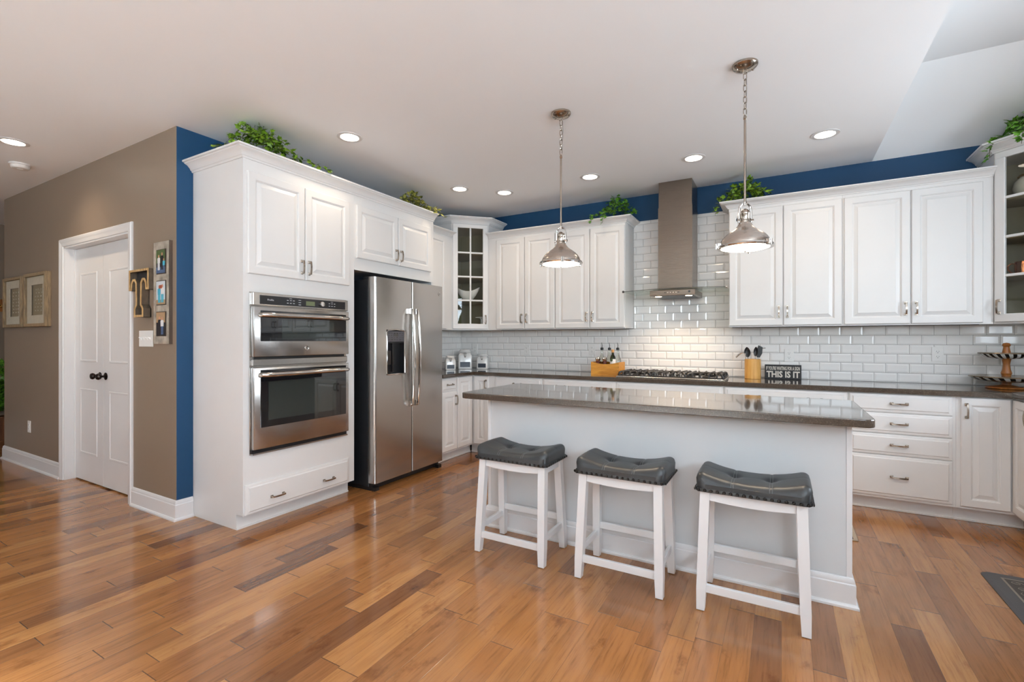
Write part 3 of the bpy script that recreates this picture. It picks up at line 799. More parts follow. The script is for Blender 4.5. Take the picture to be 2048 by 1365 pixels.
# --- diagonal corner cabinets
CZ1 = 2.592
def corner_cab(wx, sgn, label, bottom=ZU):
    """wx: side wall x; sgn +1: left corner, -1: right corner"""
    Y0, Y1 = YB-.610, YB-.305
    A = (wx, Y0); B = (wx+sgn*.305, Y0); Cc = (wx+sgn*.610, Y1); D = (wx+sgn*.610, YB); E = (wx, YB)
    t = thing('corner_cabinet', label, 'cabinet', (wx, YB, bottom), 0, 'glass-fronted corner cabinets')
    L = lambda p: (p[0]-wx, p[1]-YB)
    a, b_, c, d, e = map(L, (A, B, Cc, D, E)); H = CZ1-bottom
    e = (e[0]+sgn*.010, e[1]-.010); a = (a[0]+sgn*.010, a[1]+.001); d = (d[0]-sgn*.001, d[1]-.010)
    b_ = (b_[0], b_[1]+.001); c = (c[0]-sgn*.001, c[1])
    poly = [a, b_, c, d, e]
    m = MB(); m.prism(poly, 0, .02); m.prism(poly, H-.02, H)
    def slab(p, q, th, z0=.02, z1=H-.02):
        dx, dy = q[0]-p[0], q[1]-p[1]; l = math.hypot(dx, dy); nx, ny = -dy/l*th, dx/l*th
        cx_, cy_ = (a[0]+c[0]+e[0])/3, (a[1]+c[1]+e[1])/3
        if (cx_-p[0])*nx+(cy_-p[1])*ny < 0: nx, ny = -nx, -ny
        m.prism([p, q, (q[0]+nx, q[1]+ny), (p[0]+nx, p[1]+ny)], z0, z1)
    slab(a, b_, .016); slab(c, d, .016); m.m = 1; slab(d, e, .008); slab(e, a, .008); m.m = 0
    # face frame stiles on the diagonal
    o3 = b_ if sgn > 0 else c
    T = Matrix.Translation((o3[0], o3[1], 0)) @ Matrix.Rotation(sgn*PI/4, 4, 'Z')
    FWd = math.hypot(c[0]-b_[0], c[1]-b_[1])
    m.T = T
    m.box(.002, .030, 0.002, .02, .02, H-.02); m.box(FWd-.030, FWd-.002, .002, .02, .02, H-.02)
    m.box(.03, FWd-.03, .002, .02, .02, .045); m.box(.03, FWd-.03, .002, .02, H-.045, H-.02)
    m.T = Matrix(); m.build('carcass', [M['white'], M['inside']], t, smooth=0)
    # shelves line up with the glazing bars
    g0, g1 = 1.453-bottom, 2.545-bottom
    bars = [2.262-bottom, 1.987-bottom, 1.716-bottom]
    ins = [(a[0]+sgn*.0095, a[1]+.0175), (b_[0]+sgn*.004, b_[1]+.0175), (c[0]-sgn*.0175, c[1]+.012), (d[0]-sgn*.0175, d[1]-.0095), (e[0]+sgn*.0095, e[1]-.0095)]
    ins = [ins[0], (ins[1][0]-sgn*.012, ins[1][1]), (ins[2][0], ins[2][1]+.012), ins[3], ins[4]]
    for z in bars:
        s = MB(); s.prism(ins, z-.009, z+.009); s.build('shelf', M['inside'], t, smooth=0)
    # glazed door
    m = MB(T); x0, x1, z0, z1 = .012, FWd-.012, .012, 2.588-bottom; st = .058
    m.rects(x0, x1, z0, z0+st, [(0, 0), (0, -DT+.004), (.004, -DT)]); m.rects(x0, x1, z1-.045, z1, [(0, 0), (0, -DT+.004), (.004, -DT)])
    m.rects(x0, x0+st, z0+st-.004, z1-.041, [(0, 0), (0, -DT+.004), (.004, -DT)]); m.rects(x1-st, x1, z0+st-.004, z1-.041, [(0, 0), (0, -DT+.004), (.004, -DT)])
    xm = (x0+x1)/2
    m.box(xm-.009, xm+.009, -.016, -.002, z0+st, z1-.045, .002)
    for z in bars: m.box(x0+st-.002, x1-st+.002, -.015, -.003, z-.009, z+.009, .002)
    dd = m.build('door', M['white'], t, smooth=20)
    p = MB(T); p.box(x0+st-.003, x1-st+.003, -.009, -.006, z0+st-.003, z1-.043); p.build('glass_pane', M['pane'], dd, smooth=0)
    h = pull(dd, 0, 0); hx = x1-.028 if sgn > 0 else x0+.028
    h.matrix_local = T @ Matrix.Translation((hx, -DT, .12))
    pth = [A, B, Cc, D] if sgn > 0 else [D, Cc, B, A]
    pth = [(p_[0]+(sgn*.012 if p_[0] == wx else 0), min(p_[1], YB-.002)) for p_ in pth]
    crown('raised white cornice on the %s corner cabinet' % ('left' if sgn > 0 else 'right'), pth, CZ1, 1.0, .074)
    return t, T, ins
corner_cab(XF, 1, 'white diagonal corner cabinet with eight glass panes, near the refrigerator')
corner_cab(XR, -1, 'white diagonal corner cabinet with glass door at the right edge, holding copper mug')

# --- base cabinets
BF = YB-.582                              # face frame plane of the back run
CT0, CT1 = .876, .914
def base(label, w, loc, rot, fronts, name='base_cabinet', depth=.570, cat='cabinet', toe=(0, 0)):
    t = thing(name, label, cat, loc, rot, BG)
    m = MB(); m.box(0, w, 0, depth, .104, CT0); m.build('carcass', M['white'], t, smooth=0)
    m = MB(); m.box(-toe[0], w+toe[1], .075, .09, 0, .104); m.box(-toe[0], w+toe[1], .066, .0752, 0, .016, .003)
    m.build('toe_kick', M['white'], t, smooth=20)
    for f in fronts:
        if f[0] == 'd': door(t, f[1], f[2], f[3], f[4], f[5], hz=f[6] if len(f) > 6 else f[4]-.09)
        else: drawer(t, f[1], f[2], f[3], f[4], f[5])
    return t
ZD = .122; ZT = .868; ZS = .738; ZR = .726
bx = [-2.985, -2.690, -2.118, -1.352, -.423, .438, 1.050, 1.345]
L_ = lambda i: (bx[i]+.0005, BF, 0)
wd = lambda i: bx[i+1]-bx[i]-.001
base('white base cabinet with one narrow door in the left inside corner', wd(0), L_(0), 0, [('d', .030, .215, ZD, ZT, 'r')], toe=(.064, 0))
base('white drawer-over-doors base cabinet nearest the inside corner, behind the island', wd(1), L_(1), 0, [('w', .005, .560, ZS, ZT, 1), ('d', .005, .281, ZD, ZR, 'r'), ('d', .286, .560, ZD, ZR, 'l')])
base('white base cabinet under the oil bottle crate, left of the cooktop', wd(2), L_(2), 0, [('w', .010, .755, ZS, ZT, 2), ('d', .010, .380, ZD, ZR, 'r'), ('d', .385, .755, ZD, ZR, 'l')])
base('wide white base cabinet directly under the gas cooktop', wd(3), L_(3), 0, [('w', .010, .915, ZS, ZT, 0), ('d', .010, .460, ZD, ZR, 'r'), ('d', .465, .915, ZD, ZR, 'l')])
base('white base cabinet under the utensil crock, right of the cooktop', wd(4), L_(4), 0, [('w', .008, .850, ZS, ZT, 2), ('d', .008, .425, ZD, ZR, 'r'), ('d', .430, .850, ZD, ZR, 'l')])
base('white four-drawer base cabinet right of the island', wd(5), L_(5), 0, [('w', .008, .592, .736, .868, 1), ('w', .008, .592, .582, .730, 1), ('w', .008, .592, .426, .576, 1), ('w', .008, .592, .122, .420, 1)], name='drawer_cabinet')
base('white base cabinet with one door in the right inside corner', wd(6), L_(6), 0, [('d', .022, .270, ZD, ZT, 'l')], toe=(0, .064))
LFX = -2.985
# left leg (faces +X)
base('white base cabinet with small drawer over door beside the refrigerator', .272, (LFX, 3.794, 0), PI/2, [('w', .008, .264, ZS, ZT, 1), ('d', .008, .264, ZD, ZR, 'r')])
base('white base cabinet with plain tall door between the refrigerator and inside corner', .301, (LFX, 4.067, 0), PI/2, [('d', .004, .270, ZD, ZT, None)], toe=(0, .064))
# right leg (faces -X)
RFX = 1.346
base('white corner base cabinet on the right leg of the worktop', .30, (RFX, BF-.001, 0), -PI/2, [('d', .010, .295, ZD, ZT, 'r')], toe=(.064, 0))
base('white sink base cabinet below the window on the right leg', .90, (RFX, BF-.302, 0), -PI/2, [('w', .008, .892, ZS, ZT, 0), ('d', .008, .447, ZD, ZR, 'r'), ('d', .452, .892, ZD, ZR, 'l')])
base('white end base cabinet of the right leg nearest the camera', .60, (RFX, BF-1.203, 0), -PI/2, [('w', .008, .592, ZS, ZT, 1), ('d', .008, .592, ZD, ZR, 'l')])

# --- continuous worktop
m = MB(); g_ = .0095
CFY, CLF, CRF = 4.334, -2.950, 1.319
poly = [(XF+g_, 3.795), (CLF, 3.795), (CLF, CFY), (CRF, CFY), (CRF, 2.60), (XR-g_, 2.60), (XR-g_, YB-g_), (XF+g_, YB-g_)]
bm = bmesh.new()
vs = [bm.verts.new((p[0], p[1], 0)) for p in poly]; f = bm.faces.new(vs)
r_ = bmesh.ops.extrude_face_region(bm, geom=[f]); bmesh.ops.translate(bm, verts=[v for v in r_['geom'] if isinstance(v, bmesh.types.BMVert)], vec=(0, 0, CT1-CT0-.0005))
ed = [e_ for e_ in bm.edges if abs(e_.verts[0].co.z-e_.verts[1].co.z) < 1e-5]
bmesh.ops.bevel(bm, geom=ed, offset=.004, segments=2, profile=.5, affect='EDGES')
m.frombm(bm)
o = m.build('worktop', M['counter'], None, smooth=0, loc=(0, 0, CT0+.0005))
tag(o, 'brown-grey polished stone worktop running along the back wall cabinets', 'worktop')

# ---------------------------------------------------------------- island
IX0, IX1, IY0, IY1 = -1.859, .360, 2.570, 3.364
t = thing('kitchen_island', 'pale grey kitchen island with brown stone top behind the stools', 'island', ((IX0+IX1)/2, 3.0, 0))
cx_, cy_ = (IX0+IX1)/2, 3.0
def rrect(x0, x1, y0, y1, r, n=6):
    pts = []
    for (cx, cy, a0) in ((x1-r, y0+r, -PI/2), (x1-r, y1-r, 0), (x0+r, y1-r, PI/2), (x0+r, y0+r, PI)):
        pts += [(cx+r*math.cos(a0+k*PI/2/n), cy+r*math.sin(a0+k*PI/2/n)) for k in range(n+1)]
    return pts
bm = bmesh.new(); vs = [bm.verts.new((p[0]-cx_, p[1]-cy_, CT0)) for p in rrect(IX0, IX1, IY0, IY1, .045, 12)]
f = bm.faces.new(vs); r_ = bmesh.ops.extrude_face_region(bm, geom=[f]); bmesh.ops.translate(bm, verts=[v for v in r_['geom'] if isinstance(v, bmesh.types.BMVert)], vec=(0, 0, CT1-CT0))
ed = [e_ for e_ in bm.edges if abs(e_.verts[0].co.z-e_.verts[1].co.z) < 1e-5]
bmesh.ops.bevel(bm, geom=ed, offset=.005, segments=2, profile=.5, affect='EDGES')
m = MB(); m.frombm(bm); m.build('stone_top', M['counter'], t, smooth=0)
BX0, BX1, BY0, BY1 = -1.738, .287, 2.742, 3.335
m = MB(); m.box(BX0-cx_, BX1-cx_, BY0-cy_, BY1-cy_, 0, CT0-.0005); m.build('base_panel', M['island'], t, smooth=0)
m = MB(); 
for (xa, xb) in ((BX1-.019, BX1+.004), (BX0-.004, BX0+.019)): m.box(xa-cx_, xb-cx_, BY0-.004-cy_, BY0+.02-cy_, .0, CT0-.0006, .001)
m.build('corner_trim', M['trim'], t)
m = MB(); m.sweep([(BX0-.004-cx_, BY0-.004-cy_), (BX1+.004-cx_, BY0-.004-cy_), (BX1+.004-cx_, BY1-cy_), (BX0-.004-cx_, BY1-cy_)], BASE, 1.0, True); m.build('skirting', M['trim'], t)
m = MB()
for k in range(4):
    w_ = (BX1-BX0)/4; door_x0 = BX0-cx_+k*w_+.006
m.T = Matrix.Translation((0, BY1-cy_, 0)) @ Matrix.Rotation(PI, 4, 'Z')
for k in range(4):
    w_ = (BX1-BX0)/4; a_ = -(BX1-cx_)+k*w_+.006
    d_ = MB(m.T); d_.rects(a_, a_+w_-.012, .16, .86, [(0, 0), (0, -DT+.005), (.005, -DT), (.054, -DT), (.062, -DT+.009), (.070, -DT+.009), (.098, -DT+.002)])
    d_.build('door', M['island'], t, smooth=20)

# ---------------------------------------------------------------- stools
def make_stool():
    t = thing('bar_stool', '', 'stool', (0, 0, 0), 0, 'three saddle stools along the island')
    SH = .552                     # top of the wooden frame
    tx, ty, bx_, by_ = .196, .105, .211, .146   # leg centres, top and bottom
    w2 = .021
    def at(sx, sy, z):
        k = z/SH
        return (sx*(bx_+(tx-bx_)*k), sy*(by_+(ty-by_)*k))
    for sx in (-1, 1):
        for sy in (-1, 1):
            m = MB(); vs = []
            for z, w in ((0.004, w2*.84), (.10, w2), (SH, w2)):
                x, y = at(sx, sy, z)
                vs += [(x-w, y-w, z), (x+w, y-w, z), (x+w, y+w, z), (x-w, y+w, z)]
            fs = [(3, 2, 1, 0), (8, 9, 10, 11)]
            for i in range(2):
                for k in range(4): l = (k+1) % 4; fs.append((i*4+k, i*4+l, i*4+4+l, i*4+4+k))
            m.add(vs, fs); lg = m.build('leg', M['trim'], t, smooth=0)
            x, y = at(sx, sy, 0); g = MB(); g.box(x-.012, x+.012, y-.012, y+.012, 0, .004); g.build('glide', M['black'], lg, smooth=0)
    # aprons with a gently bellied lower edge
    for sy in (-1, 1):
        m = MB(); vs = []; fs = []; N = 12
        for i in range(N+1):
            u = i/N*2-1; zb = .508-.010*(1-u*u)
            xb, yb = at(1, sy, zb); xt, yt = at(1, sy, SH)
            xx = u*(tx-w2+.006)
            for dy in (-.010, .010):
                vs += [(xx*1.005, yb+dy, zb), (xx, yt+dy, SH)]
        for i in range(N):
            a = i*4; c = a+4
            fs += [(a, a+1, c+1, c), (a+2, c+2, c+3, a+3), (a, c, c+2, a+2), (a+1, a+3, c+3, c+1)]
        fs += [(0, 2, 3, 1), (4*N, 4*N+1, 4*N+3, 4*N+2)]
        m.add(vs, fs); m.build('apron', M['trim'], t, smooth=20)
    for sx in (-1, 1):
        m = MB(); xb, yb = at(sx, 1, .505); xt, yt = at(sx, 1, SH)
        m.add([(xb-.010, -yb+w2, .505), (xb+.010, -yb+w2, .505), (xb+.010, yb-w2, .505), (xb-.010, yb-w2, .505), (xt-.010, -yt+w2, SH), (xt+.010, -yt+w2, SH), (xt+.010, yt-w2, SH), (xt-.010, yt-w2, SH)],
              [(3, 2, 1, 0), (4, 5, 6, 7), (0, 1, 5, 4), (1, 2, 6, 5), (2, 3, 7, 6), (3, 0, 4, 7)]); m.build('apron', M['trim'], t, smooth=0)
    def rail(p, q, z, hh, alongx):
        m = MB()
        if alongx: m.box(p, q, z[1]-.009, z[1]+.009, z[0]-hh, z[0]+hh, .002)
        else: m.box(z[1]-.009, z[1]+.009, p, q, z[0]-hh, z[0]+hh, .002)
        m.build('stretcher', M['trim'], t)
    x, y = at(1, 1, .102); rail(-x+w2-.002, x-w2+.002, (.102, -y), .019, True)
    x, y = at(1, 1, .190); rail(-x+w2-.002, x-w2+.002, (.190, y), .019, True)
    x, y = at(1, 1, .145)
    for s in (-1, 1): rail(-y+w2-.002, y-w2+.002, (.145, s*x), .017, False)
    # saddle cushion
    HX, HY, Z0 = .236, .152, SH
    tufts = [(-.078, .0), (.078, .0)]
    def top(x, y):
        h = .050 + .044*abs(x/HX)**2.2 + .007*(1-(y/HY)**2)
        for a, c in tufts:
            d2 = (x-a)**2+(y-c)**2
            h -= .016*math.exp(-d2/.0006) + .004*math.exp(-d2/.003)
            h -= .0035*math.exp(-((x-a)/.006)**2)
        h -= .0012*math.exp(-(y/.008)**2)
        return h
    NX, NY = 66, 40
    vs = []; fs = []
    def se(u, v):
        # map the square to a rounded rectangle
        return u, v
    rad = .042
    for j in range(NY+1):
        for i in range(NX+1):
            u = i/NX*2-1; v = j/NY*2-1
            # cluster samples to the rim
            u = math.copysign(abs(u)**.9, u); v = math.copysign(abs(v)**.9, v)
            x, y = u*HX, v*HY
            dx = max(0, abs(x)-(HX-rad))/rad; dy = max(0, abs(y)-(HY-rad))/rad
            d = min(1.0, math.hypot(dx, dy))
            if math.hypot(dx, dy) > 1:     # pull corners onto the rounded outline
                k = 1/math.hypot(dx, dy)
                x = math.copysign(HX-rad+dx*rad*k, x); y = math.copysign(HY-rad+dy*rad*k, y)
            drop = rad*(1-math.sqrt(max(0, 1-d*d)))
            z = Z0 + top(x, y) - drop
            vs.append((x, y, max(z, Z0+.016)))
    for j in range(NY):
        for i in range(NX):
            a = j*(NX+1)+i; fs.append((a, a+1, a+NX+2, a+NX+1))
    rim = [i for i in range(NX+1)] + [(j+1)*(NX+1)-1 for j in range(1, NY+1)] + [NY*(NX+1)+i for i in range(NX-1, -1, -1)] + [j*(NX+1) for j in range(NY-1, 0, -1)]
    k = len(vs)
    vs += [(vs[i][0]*.985, vs[i][1]*.98, Z0) for i in rim]
    for q in range(len(rim)):
        q2 = (q+1) % len(rim); fs.append((rim[q2], rim[q], k+q, k+q2))
    fs.append(tuple(range(k, k+len(rim))))
    m = MB(); m.add(vs, fs); cu = m.build('seat_cushion', M['leather'], t, smooth=60)
    m = MB()
    for a, c in tufts:
        for dx in (-.0055, .0055):
            pts = []
            for q in range(0, 33):
                y = -HY+.002 + q/32*(2*HY-.004)
                dy = max(0, abs(y)-(HY-rad))/rad; drop = rad*(1-math.sqrt(max(0, 1-min(1, dy)**2)))
                pts.append((a+dx, y, Z0+top(a+dx, y)-drop+.0004))
            pts = [(a+dx, -HY+.0005, Z0+.022)] + [p for p in pts if p[2] > Z0+.024] + [(a+dx, HY-.0005, Z0+.022)]
            m.tube(pts, .0007, 4)
    m.build('stitching', M['thread'], cu, smooth=0)
    m = MB(); m.sweep(rrect(-HX*.99, HX*.99, -HY*.985, HY*.985, .030), [(0, Z0+.001), (.003, Z0+.001), (.004, Z0+.009), (.003, Z0+.017), (0, Z0+.017)], 1.0, True); m.build('welt_band', M['leather'], cu)
    nb = MB(); nb.lathe([(.0080, 0), (.0074, .0025), (.0050, .0050), (0, .0062)], 10); nb = nb.build('nail_head', M['nail'], t); first = True
    spots = []
    for i in range(17):
        x = -HX+.016+i*(2*HX-.032)/16; spots += [(x, -HY*.985-.003, PI), (x, HY*.985+.003, 0)]
    for i in range(11):
        y = -HY+.016+i*(2*HY-.032)/10; spots += [(-HX*.99-.003, y, PI/2), (HX*.99+.003, y, -PI/2)]
    for (x, y, a) in spots:
        o = nb if first else reuse(nb, t); first = False
        o.location = (x, y, Z0+.009)
        o.rotation_euler = (-PI/2, 0, a)
    return t
st = make_stool()
for i, (x, y, a, lab) in enumerate([(-1.367, 2.520, 0.0, 'white stool with grey leather seat nearest the refrigerator'),
                                 (-.728, 2.520, 0.0, 'white stool with grey leather seat standing between the other two'),
                                 (-.118, 2.520, 0.0, 'white stool with grey leather seat at the right end of the island')]):
    o = st if i == 0 else copy_tree(st)
    o.location = (x, y, 0); o.rotation_euler[2] = a; o['label'] = lab

# ---------------------------------------------------------------- ceiling lights
def spot(name, parent, loc, power, size, col, blend=.8, rad=.05):
    l = bpy.data.lights.new(name, 'SPOT'); l.energy = power; l.spot_size = size; l.spot_blend = blend; l.color = col; l.shadow_soft_size = rad
    o = bpy.data.objects.new(name, l); C.objects.link(o); o.parent = parent; o.location = loc; return o
WARM = (1.0, .80, .58)
DL = [(-5.05, 1.257, 'recessed ceiling light in the hall before the taupe wall'),
      (-2.77, 2.452, 'recessed ceiling light in front of the oven tower'),
      (-2.77, 3.83, 'recessed ceiling light nearest the rear left corner cabinet'),
      (-2.445, 4.150, 'recessed ceiling light at the left end of the back cabinet row'),
      (-1.526, 4.137, 'recessed ceiling light between left pendant and range hood'),
      (-.628, 4.129, 'recessed ceiling light just in front of the range hood'),
      (.276, 4.125, 'recessed ceiling light right of the right-hand pendant')]
for i, (x, y, lab) in enumerate(DL):
    t = thing('recessed_light', lab, 'ceiling light', (x, y, ZC), 0, 'recessed downlights')
    m = MB(); m.lathe([(.064, -.001), (.066, -.006), (.090, -.004), (.093, -.0005), (.066, 0)], 32); m.build('trim_ring', M['trim'], t)
    m = MB(); m.lathe([(0, -.0035), (.050, -.0030), (.065, -.0012), (.065, -.0005), (0, -.0005)], 32); m.build('lens', M['lens'], t)
    spot('downlight_beam', t, (0, 0, -.03), 9 if i else 22, 2.5, WARM, 1.0)
t = thing('smoke_detector', 'round off-white smoke detector on the hall ceiling', 'smoke detector', (-5.64, 1.446, ZC))
m = MB(); m.lathe([(.0, -.042), (.050, -.042), (.058, -.036), (.062, -.014), (.070, -.012), (.070, 0), (0, 0)], 32); m.build('body', M['smoke'], t)
m = MB(); m.lathe([(0, -.045), (.018, -.045), (.02, -.0425), (0, -.0425)], 20); m.build('test_button', M['plate'], t)

# ---------------------------------------------------------------- pendants
def make_pendant():
    t = thing('pendant_light', '', 'pendant light', (0, 0, 0), 0, 'two nickel pendant lamps over the island')
    m = MB(); m.lathe([(.0, -.034), (.020, -.034), (.030, -.031), (.056, -.020), (.064, -.010), (.065, 0), (0, 0)], 32)
    for s in (-1, 1): m.lathe([(0, -.032), (.005, -.032), (.006, -.024), (0, -.024)], 10, (s*.042, 0, 0))
    m.build('canopy', M['nickel'], t)
    m = MB(); m.tube([(.012*math.cos(a), 0, -.040+.012*math.sin(a)) for a in [i*PI/8 for i in range(16)]], .0025, 6, True); m.build('canopy_loop', M['nickel'], t)
    # chain of links
    zt, zb, nl = -.050, -.272, 7; pitch = (zt-zb)/nl
    for i in range(nl):
        zc = zt-(i+.5)*pitch; hl = pitch/2+.0035; r = .0085; pts = []
        for k in range(16):
            a = 2*PI*k/16; px = r*math.cos(a); pz = (hl-r)*(1 if math.sin(a) > 1e-9 else (-1 if math.sin(a) < -1e-9 else 0)) + r*math.sin(a)
            pts.append((px, 0, zc+pz) if i % 2 == 0 else (0, px, zc+pz))
        m = MB(); m.tube(pts, .0022, 6, True); m.build('chain_link', M['nickel'], t)
    m = MB(); m.tube([(.009, .004, -.04), (.012, .006, -.12), (.008, .003, -.2), (.006, .0, -.275)], .0014, 5); m.build('cord', M['zinc'], t)
    m = MB(); m.lathe([(0, -.752), (.0062, -.752), (.0062, -.300), (.009, -.296), (.009, -.284), (.005, -.276), (0, -.274)], 16); m.build('rod', M['nickel'], t)
    m = MB()
    m.tube([(.030*math.cos(a), 0, -.788+.034*math.sin(a)) for a in [i*PI/12 for i in range(0, 13)]], .0062, 8)
    for s in (-1, 1): m.tube([(s*.030, 0, -.788), (s*.032, 0, -.812), (s*.033, 0, -.862)], .0062, 8); m.lathe([(0, -.008), (.009, -.008), (.009, .008), (0, .008)], 12, (s*.036, 0, -.845), 'x')
    m.lathe([(0, -.765), (.009, -.765), (.009, -.748), (0, -.746)], 12)
    m.build('yoke', M['chrome'], t)
    m = MB(); m.lathe([(.0, -.868), (.030, -.868), (.030, -.852), (.0265, -.848), (.0265, -.818), (.0275, -.816), (.0275, -.808), (.022, -.806), (.020, -.796), (.010, -.786), (0, -.784)], 24); m.build('socket_cap', M['nickel'], t)
    prof = [(.1325, -.992), (.1315, -.985), (.1275, -.982), (.1265, -.972), (.121, -.958), (.111, -.942), (.096, -.926), (.078, -.912), (.060, -.900), (.046, -.888), (.036, -.874), (.030, -.862), (.026, -.856), (0, -.854)]
    inner = [(0, -.860), (.024, -.862), (.034, -.880), (.058, -.905), (.094, -.931), (.118, -.962), (.124, -.978), (.1285, -.9915)]
    m = MB(); m.lathe(list(reversed(inner))[::-1] + [(.1325, -.992)] + prof[1:], 48); sh = m.build('shade', M['spun'], t)
    m = MB(); m.lathe([(.128, -.9985), (.141, -.9985), (.144, -.992), (.141, -.985), (.1335, -.985), (.1335, -.990), (.128, -.990)], 48); m.build('rim_ring', M['chrome'], t)
    cl = None
    for k in range(3):
        a = k*2*PI/3 + 1.0
        m = MB(Matrix.Rotation(a, 4, 'Z')); m.box(.129, .150, -.011, .011, -1.003, -.972, .002); m.lathe([(0, -.015), (.005, -.015), (.005, .015), (0, .015)], 10, (.154, 0, -.990), 'z'); m.box(.138, .156, -.004, .004, -.996, -.984)
        m.build('rim_clip', M['chrome'], t)
    m = MB(); m.lathe([(0, -1.014), (.045, -1.012), (.085, -1.007), (.115, -1.001), (.128, -.996), (.128, -.992), (0, -.992)], 48); m.build('glass_lens', M['bulb'], t)
    m = MB(); m.lathe([(0, -1.021), (.004, -1.021), (.005, -1.013), (0, -1.012)], 10); m.build('finial', M['chrome'], t)
    spot('pendant_beam', t, (0, 0, -1.06), 16, 2.6, WARM, .6, .1)
    return t
p0 = make_pendant(); p0.location = (-1.266, 2.885, ZC); p0['label'] = 'brushed nickel pendant lamp over the left half of the island'
p1 = copy_tree(p0); p1.location = (-.172, 2.870, ZC); p1['label'] = 'brushed nickel pendant lamp over the right half of the island'
p1.rotation_euler[2] = .5

# ---------------------------------------------------------------- range hood
HC = -.868
t = thing('range_hood', 'stainless chimney range hood with a glass canopy on the tiled wall', 'range hood', (HC, YB, 1.66))
hz = lambda z: z-1.66
TY = -.0095
m = MB(); m.box(-.150, .150, -.325, TY, hz(2.50), hz(ZC)-.001); m.build('upper_chimney', M['steelv'], t, smooth=0)
m = MB(); m.box(-.154, .154, -.329, TY, hz(1.735), hz(2.52)); m.build('lower_chimney', M['steelv'], t, smooth=0)
m = MB(); vs = []; fs = []; N = 24
for i in range(N+1):
    u = i/N*2-1; xx = u*.458; zb = .062 + .010*(1-u*u); yf = -.485+.030*u*u
    for (yy, z_) in ((yf, zb), (yf, zb+.007), (TY, zb), (TY, zb+.007)): vs.append((xx, yy, z_))
for i in range(N):
    a = i*4; c = a+4; fs += [(a, c, c+1, a+1), (a+1, c+1, c+3, a+3), (a+3, c+3, c+2, a+2), (a+2, c+2, c, a)]
fs += [(0, 1, 3, 2), (4*N, 4*N+2, 4*N+3, 4*N+1)]
m.add(vs, fs); gc = m.build('glass_canopy', M['hoodglass'], t, smooth=40)
m = MB()
m.tube([(vs[4*i][0], vs[4*i][1]-.001, vs[4*i][2]+.0035) for i in range(N+1)], .0026, 6)
m.build('canopy_edge', M['zinc'], gc)
for s, mt in ((-1, 'zinc'), (1, 'chrome')):
    m = MB(); m.lathe([(0, -.010), (.010, -.008), (.012, 0), (.010, .008), (0, .010)], 14, (s*.455, -.455, .066), 'x'); m.build('canopy_clip', M[mt], gc)
m = MB(); m.box(-.200, .200, -.470, TY-.02, hz(1.672), hz(1.7215), .003); bx_ = m.build('fan_box', M['steelv'], t)
m = MB(); m.box(-.17, .17, -.44, -.06, hz(1.6695), hz(1.6725)); m.build('grease_filter', M['zinc'], bx_, smooth=0)
for s in (-1, 1):
    m = MB(); m.lathe([(0, -.003), (.028, -.003), (.030, 0), (0, 0)], 20, (s*.135, -.40, hz(1.6695))); m.build('hood_lamp', M['hoodlens'], bx_)
    spot('hood_beam', t, (s*.135, -.40, hz(1.655)), 10, 2.3, (1.0, .74, .50), .8, .03)
for k in range(6):
    m = MB(); m.lathe([(0, 0), (.005, 0), (.005, .003), (0, .0035)], 12, (0, 0, 0), 'y')
    for i, v in enumerate(m.v): m.v[i] = Vector((v.x-.060+k*.024, -.470-v.y, v.z+hz(1.698)))
    m.build('push_button', M['black' if k in (0, 5) else 'chrome'], bx_)
m = MB(); m.lathe([(0, 0), (.010, 0), (.010, .002), (0, .002)], 16, (0, 0, 0), 'y')
for i, v in enumerate(m.v): m.v[i] = Vector((v.x+.150, -.470-v.y, v.z+hz(1.70)))
m.build('round_badge', M['black'], bx_)

# ---------------------------------------------------------------- cooktop
KZ = CT1
t = thing('gas_cooktop', 'stainless gas cooktop with black cast iron grates set in the worktop', 'cooktop', (-.893, 4.640, KZ))
m = MB(); m.box(-.470, .470, -.248, .235, 0, .009, .003); m.box(-.455, .455, -.235, .222, .009, .0105); m.build('steel_top', M['steel'], t)
for (x, y, r) in ((-.31, -.11, .040), (-.31, .11, .034), (0, .03, .052), (.31, -.11, .034), (.31, .11, .040)):
    m = MB(); m.lathe([(0, .026), (r*.8, .026), (r, .022), (r, .018), (r*.85, .016), (r*1.15, .012), (r*1.15, .0105), (0, .0105)], 24, (x, y, 0)); m.build('burner', M['iron'], t)
for gx in (-.310, 0, .310):
    m = MB(); hw, y0, y1 = .148, -.225, .212
    m.tube([(gx+a, b_, .014) for a, b_ in rrect(-hw, hw, y0, y1, .03, 3)], .0085, 6, True)
    for sx in (-1, 1):
        for (ya, yb) in ((y0+.03, -.01), (.0, y1-.03)):
            m.tube([(gx+sx*hw, ya, .012), (gx+sx*(hw-.008), ya+.004, .040), (gx+sx*(hw-.02), ya+.008, .047), (gx+sx*(hw-.02), yb-.008, .047), (gx+sx*(hw-.008), yb-.004, .040), (gx+sx*hw, yb, .012)], .0110, 6)
    for sx in (-.10, -.035, .035, .10):
        m.tube([(gx+sx, y0, .012), (gx+sx, y0+.012, .040), (gx+sx, y0+.028, .049), (gx+sx*.8, -.07, .047), (gx+sx*.8, -.06, .036)], .0095, 6)
        m.tube([(gx+sx, y1, .012), (gx+sx, y1-.012, .040), (gx+sx, y1-.028, .049), (gx+sx*.8, .07, .047), (gx+sx*.8, .06, .036)], .0095, 6)
    m.tube([(gx-hw+.018, 0, .045), (gx-.05, 0, .050), (gx+.05, 0, .050), (gx+hw-.018, 0, .045)], .0095, 6)
    m.build('grate', M['iron'], t)
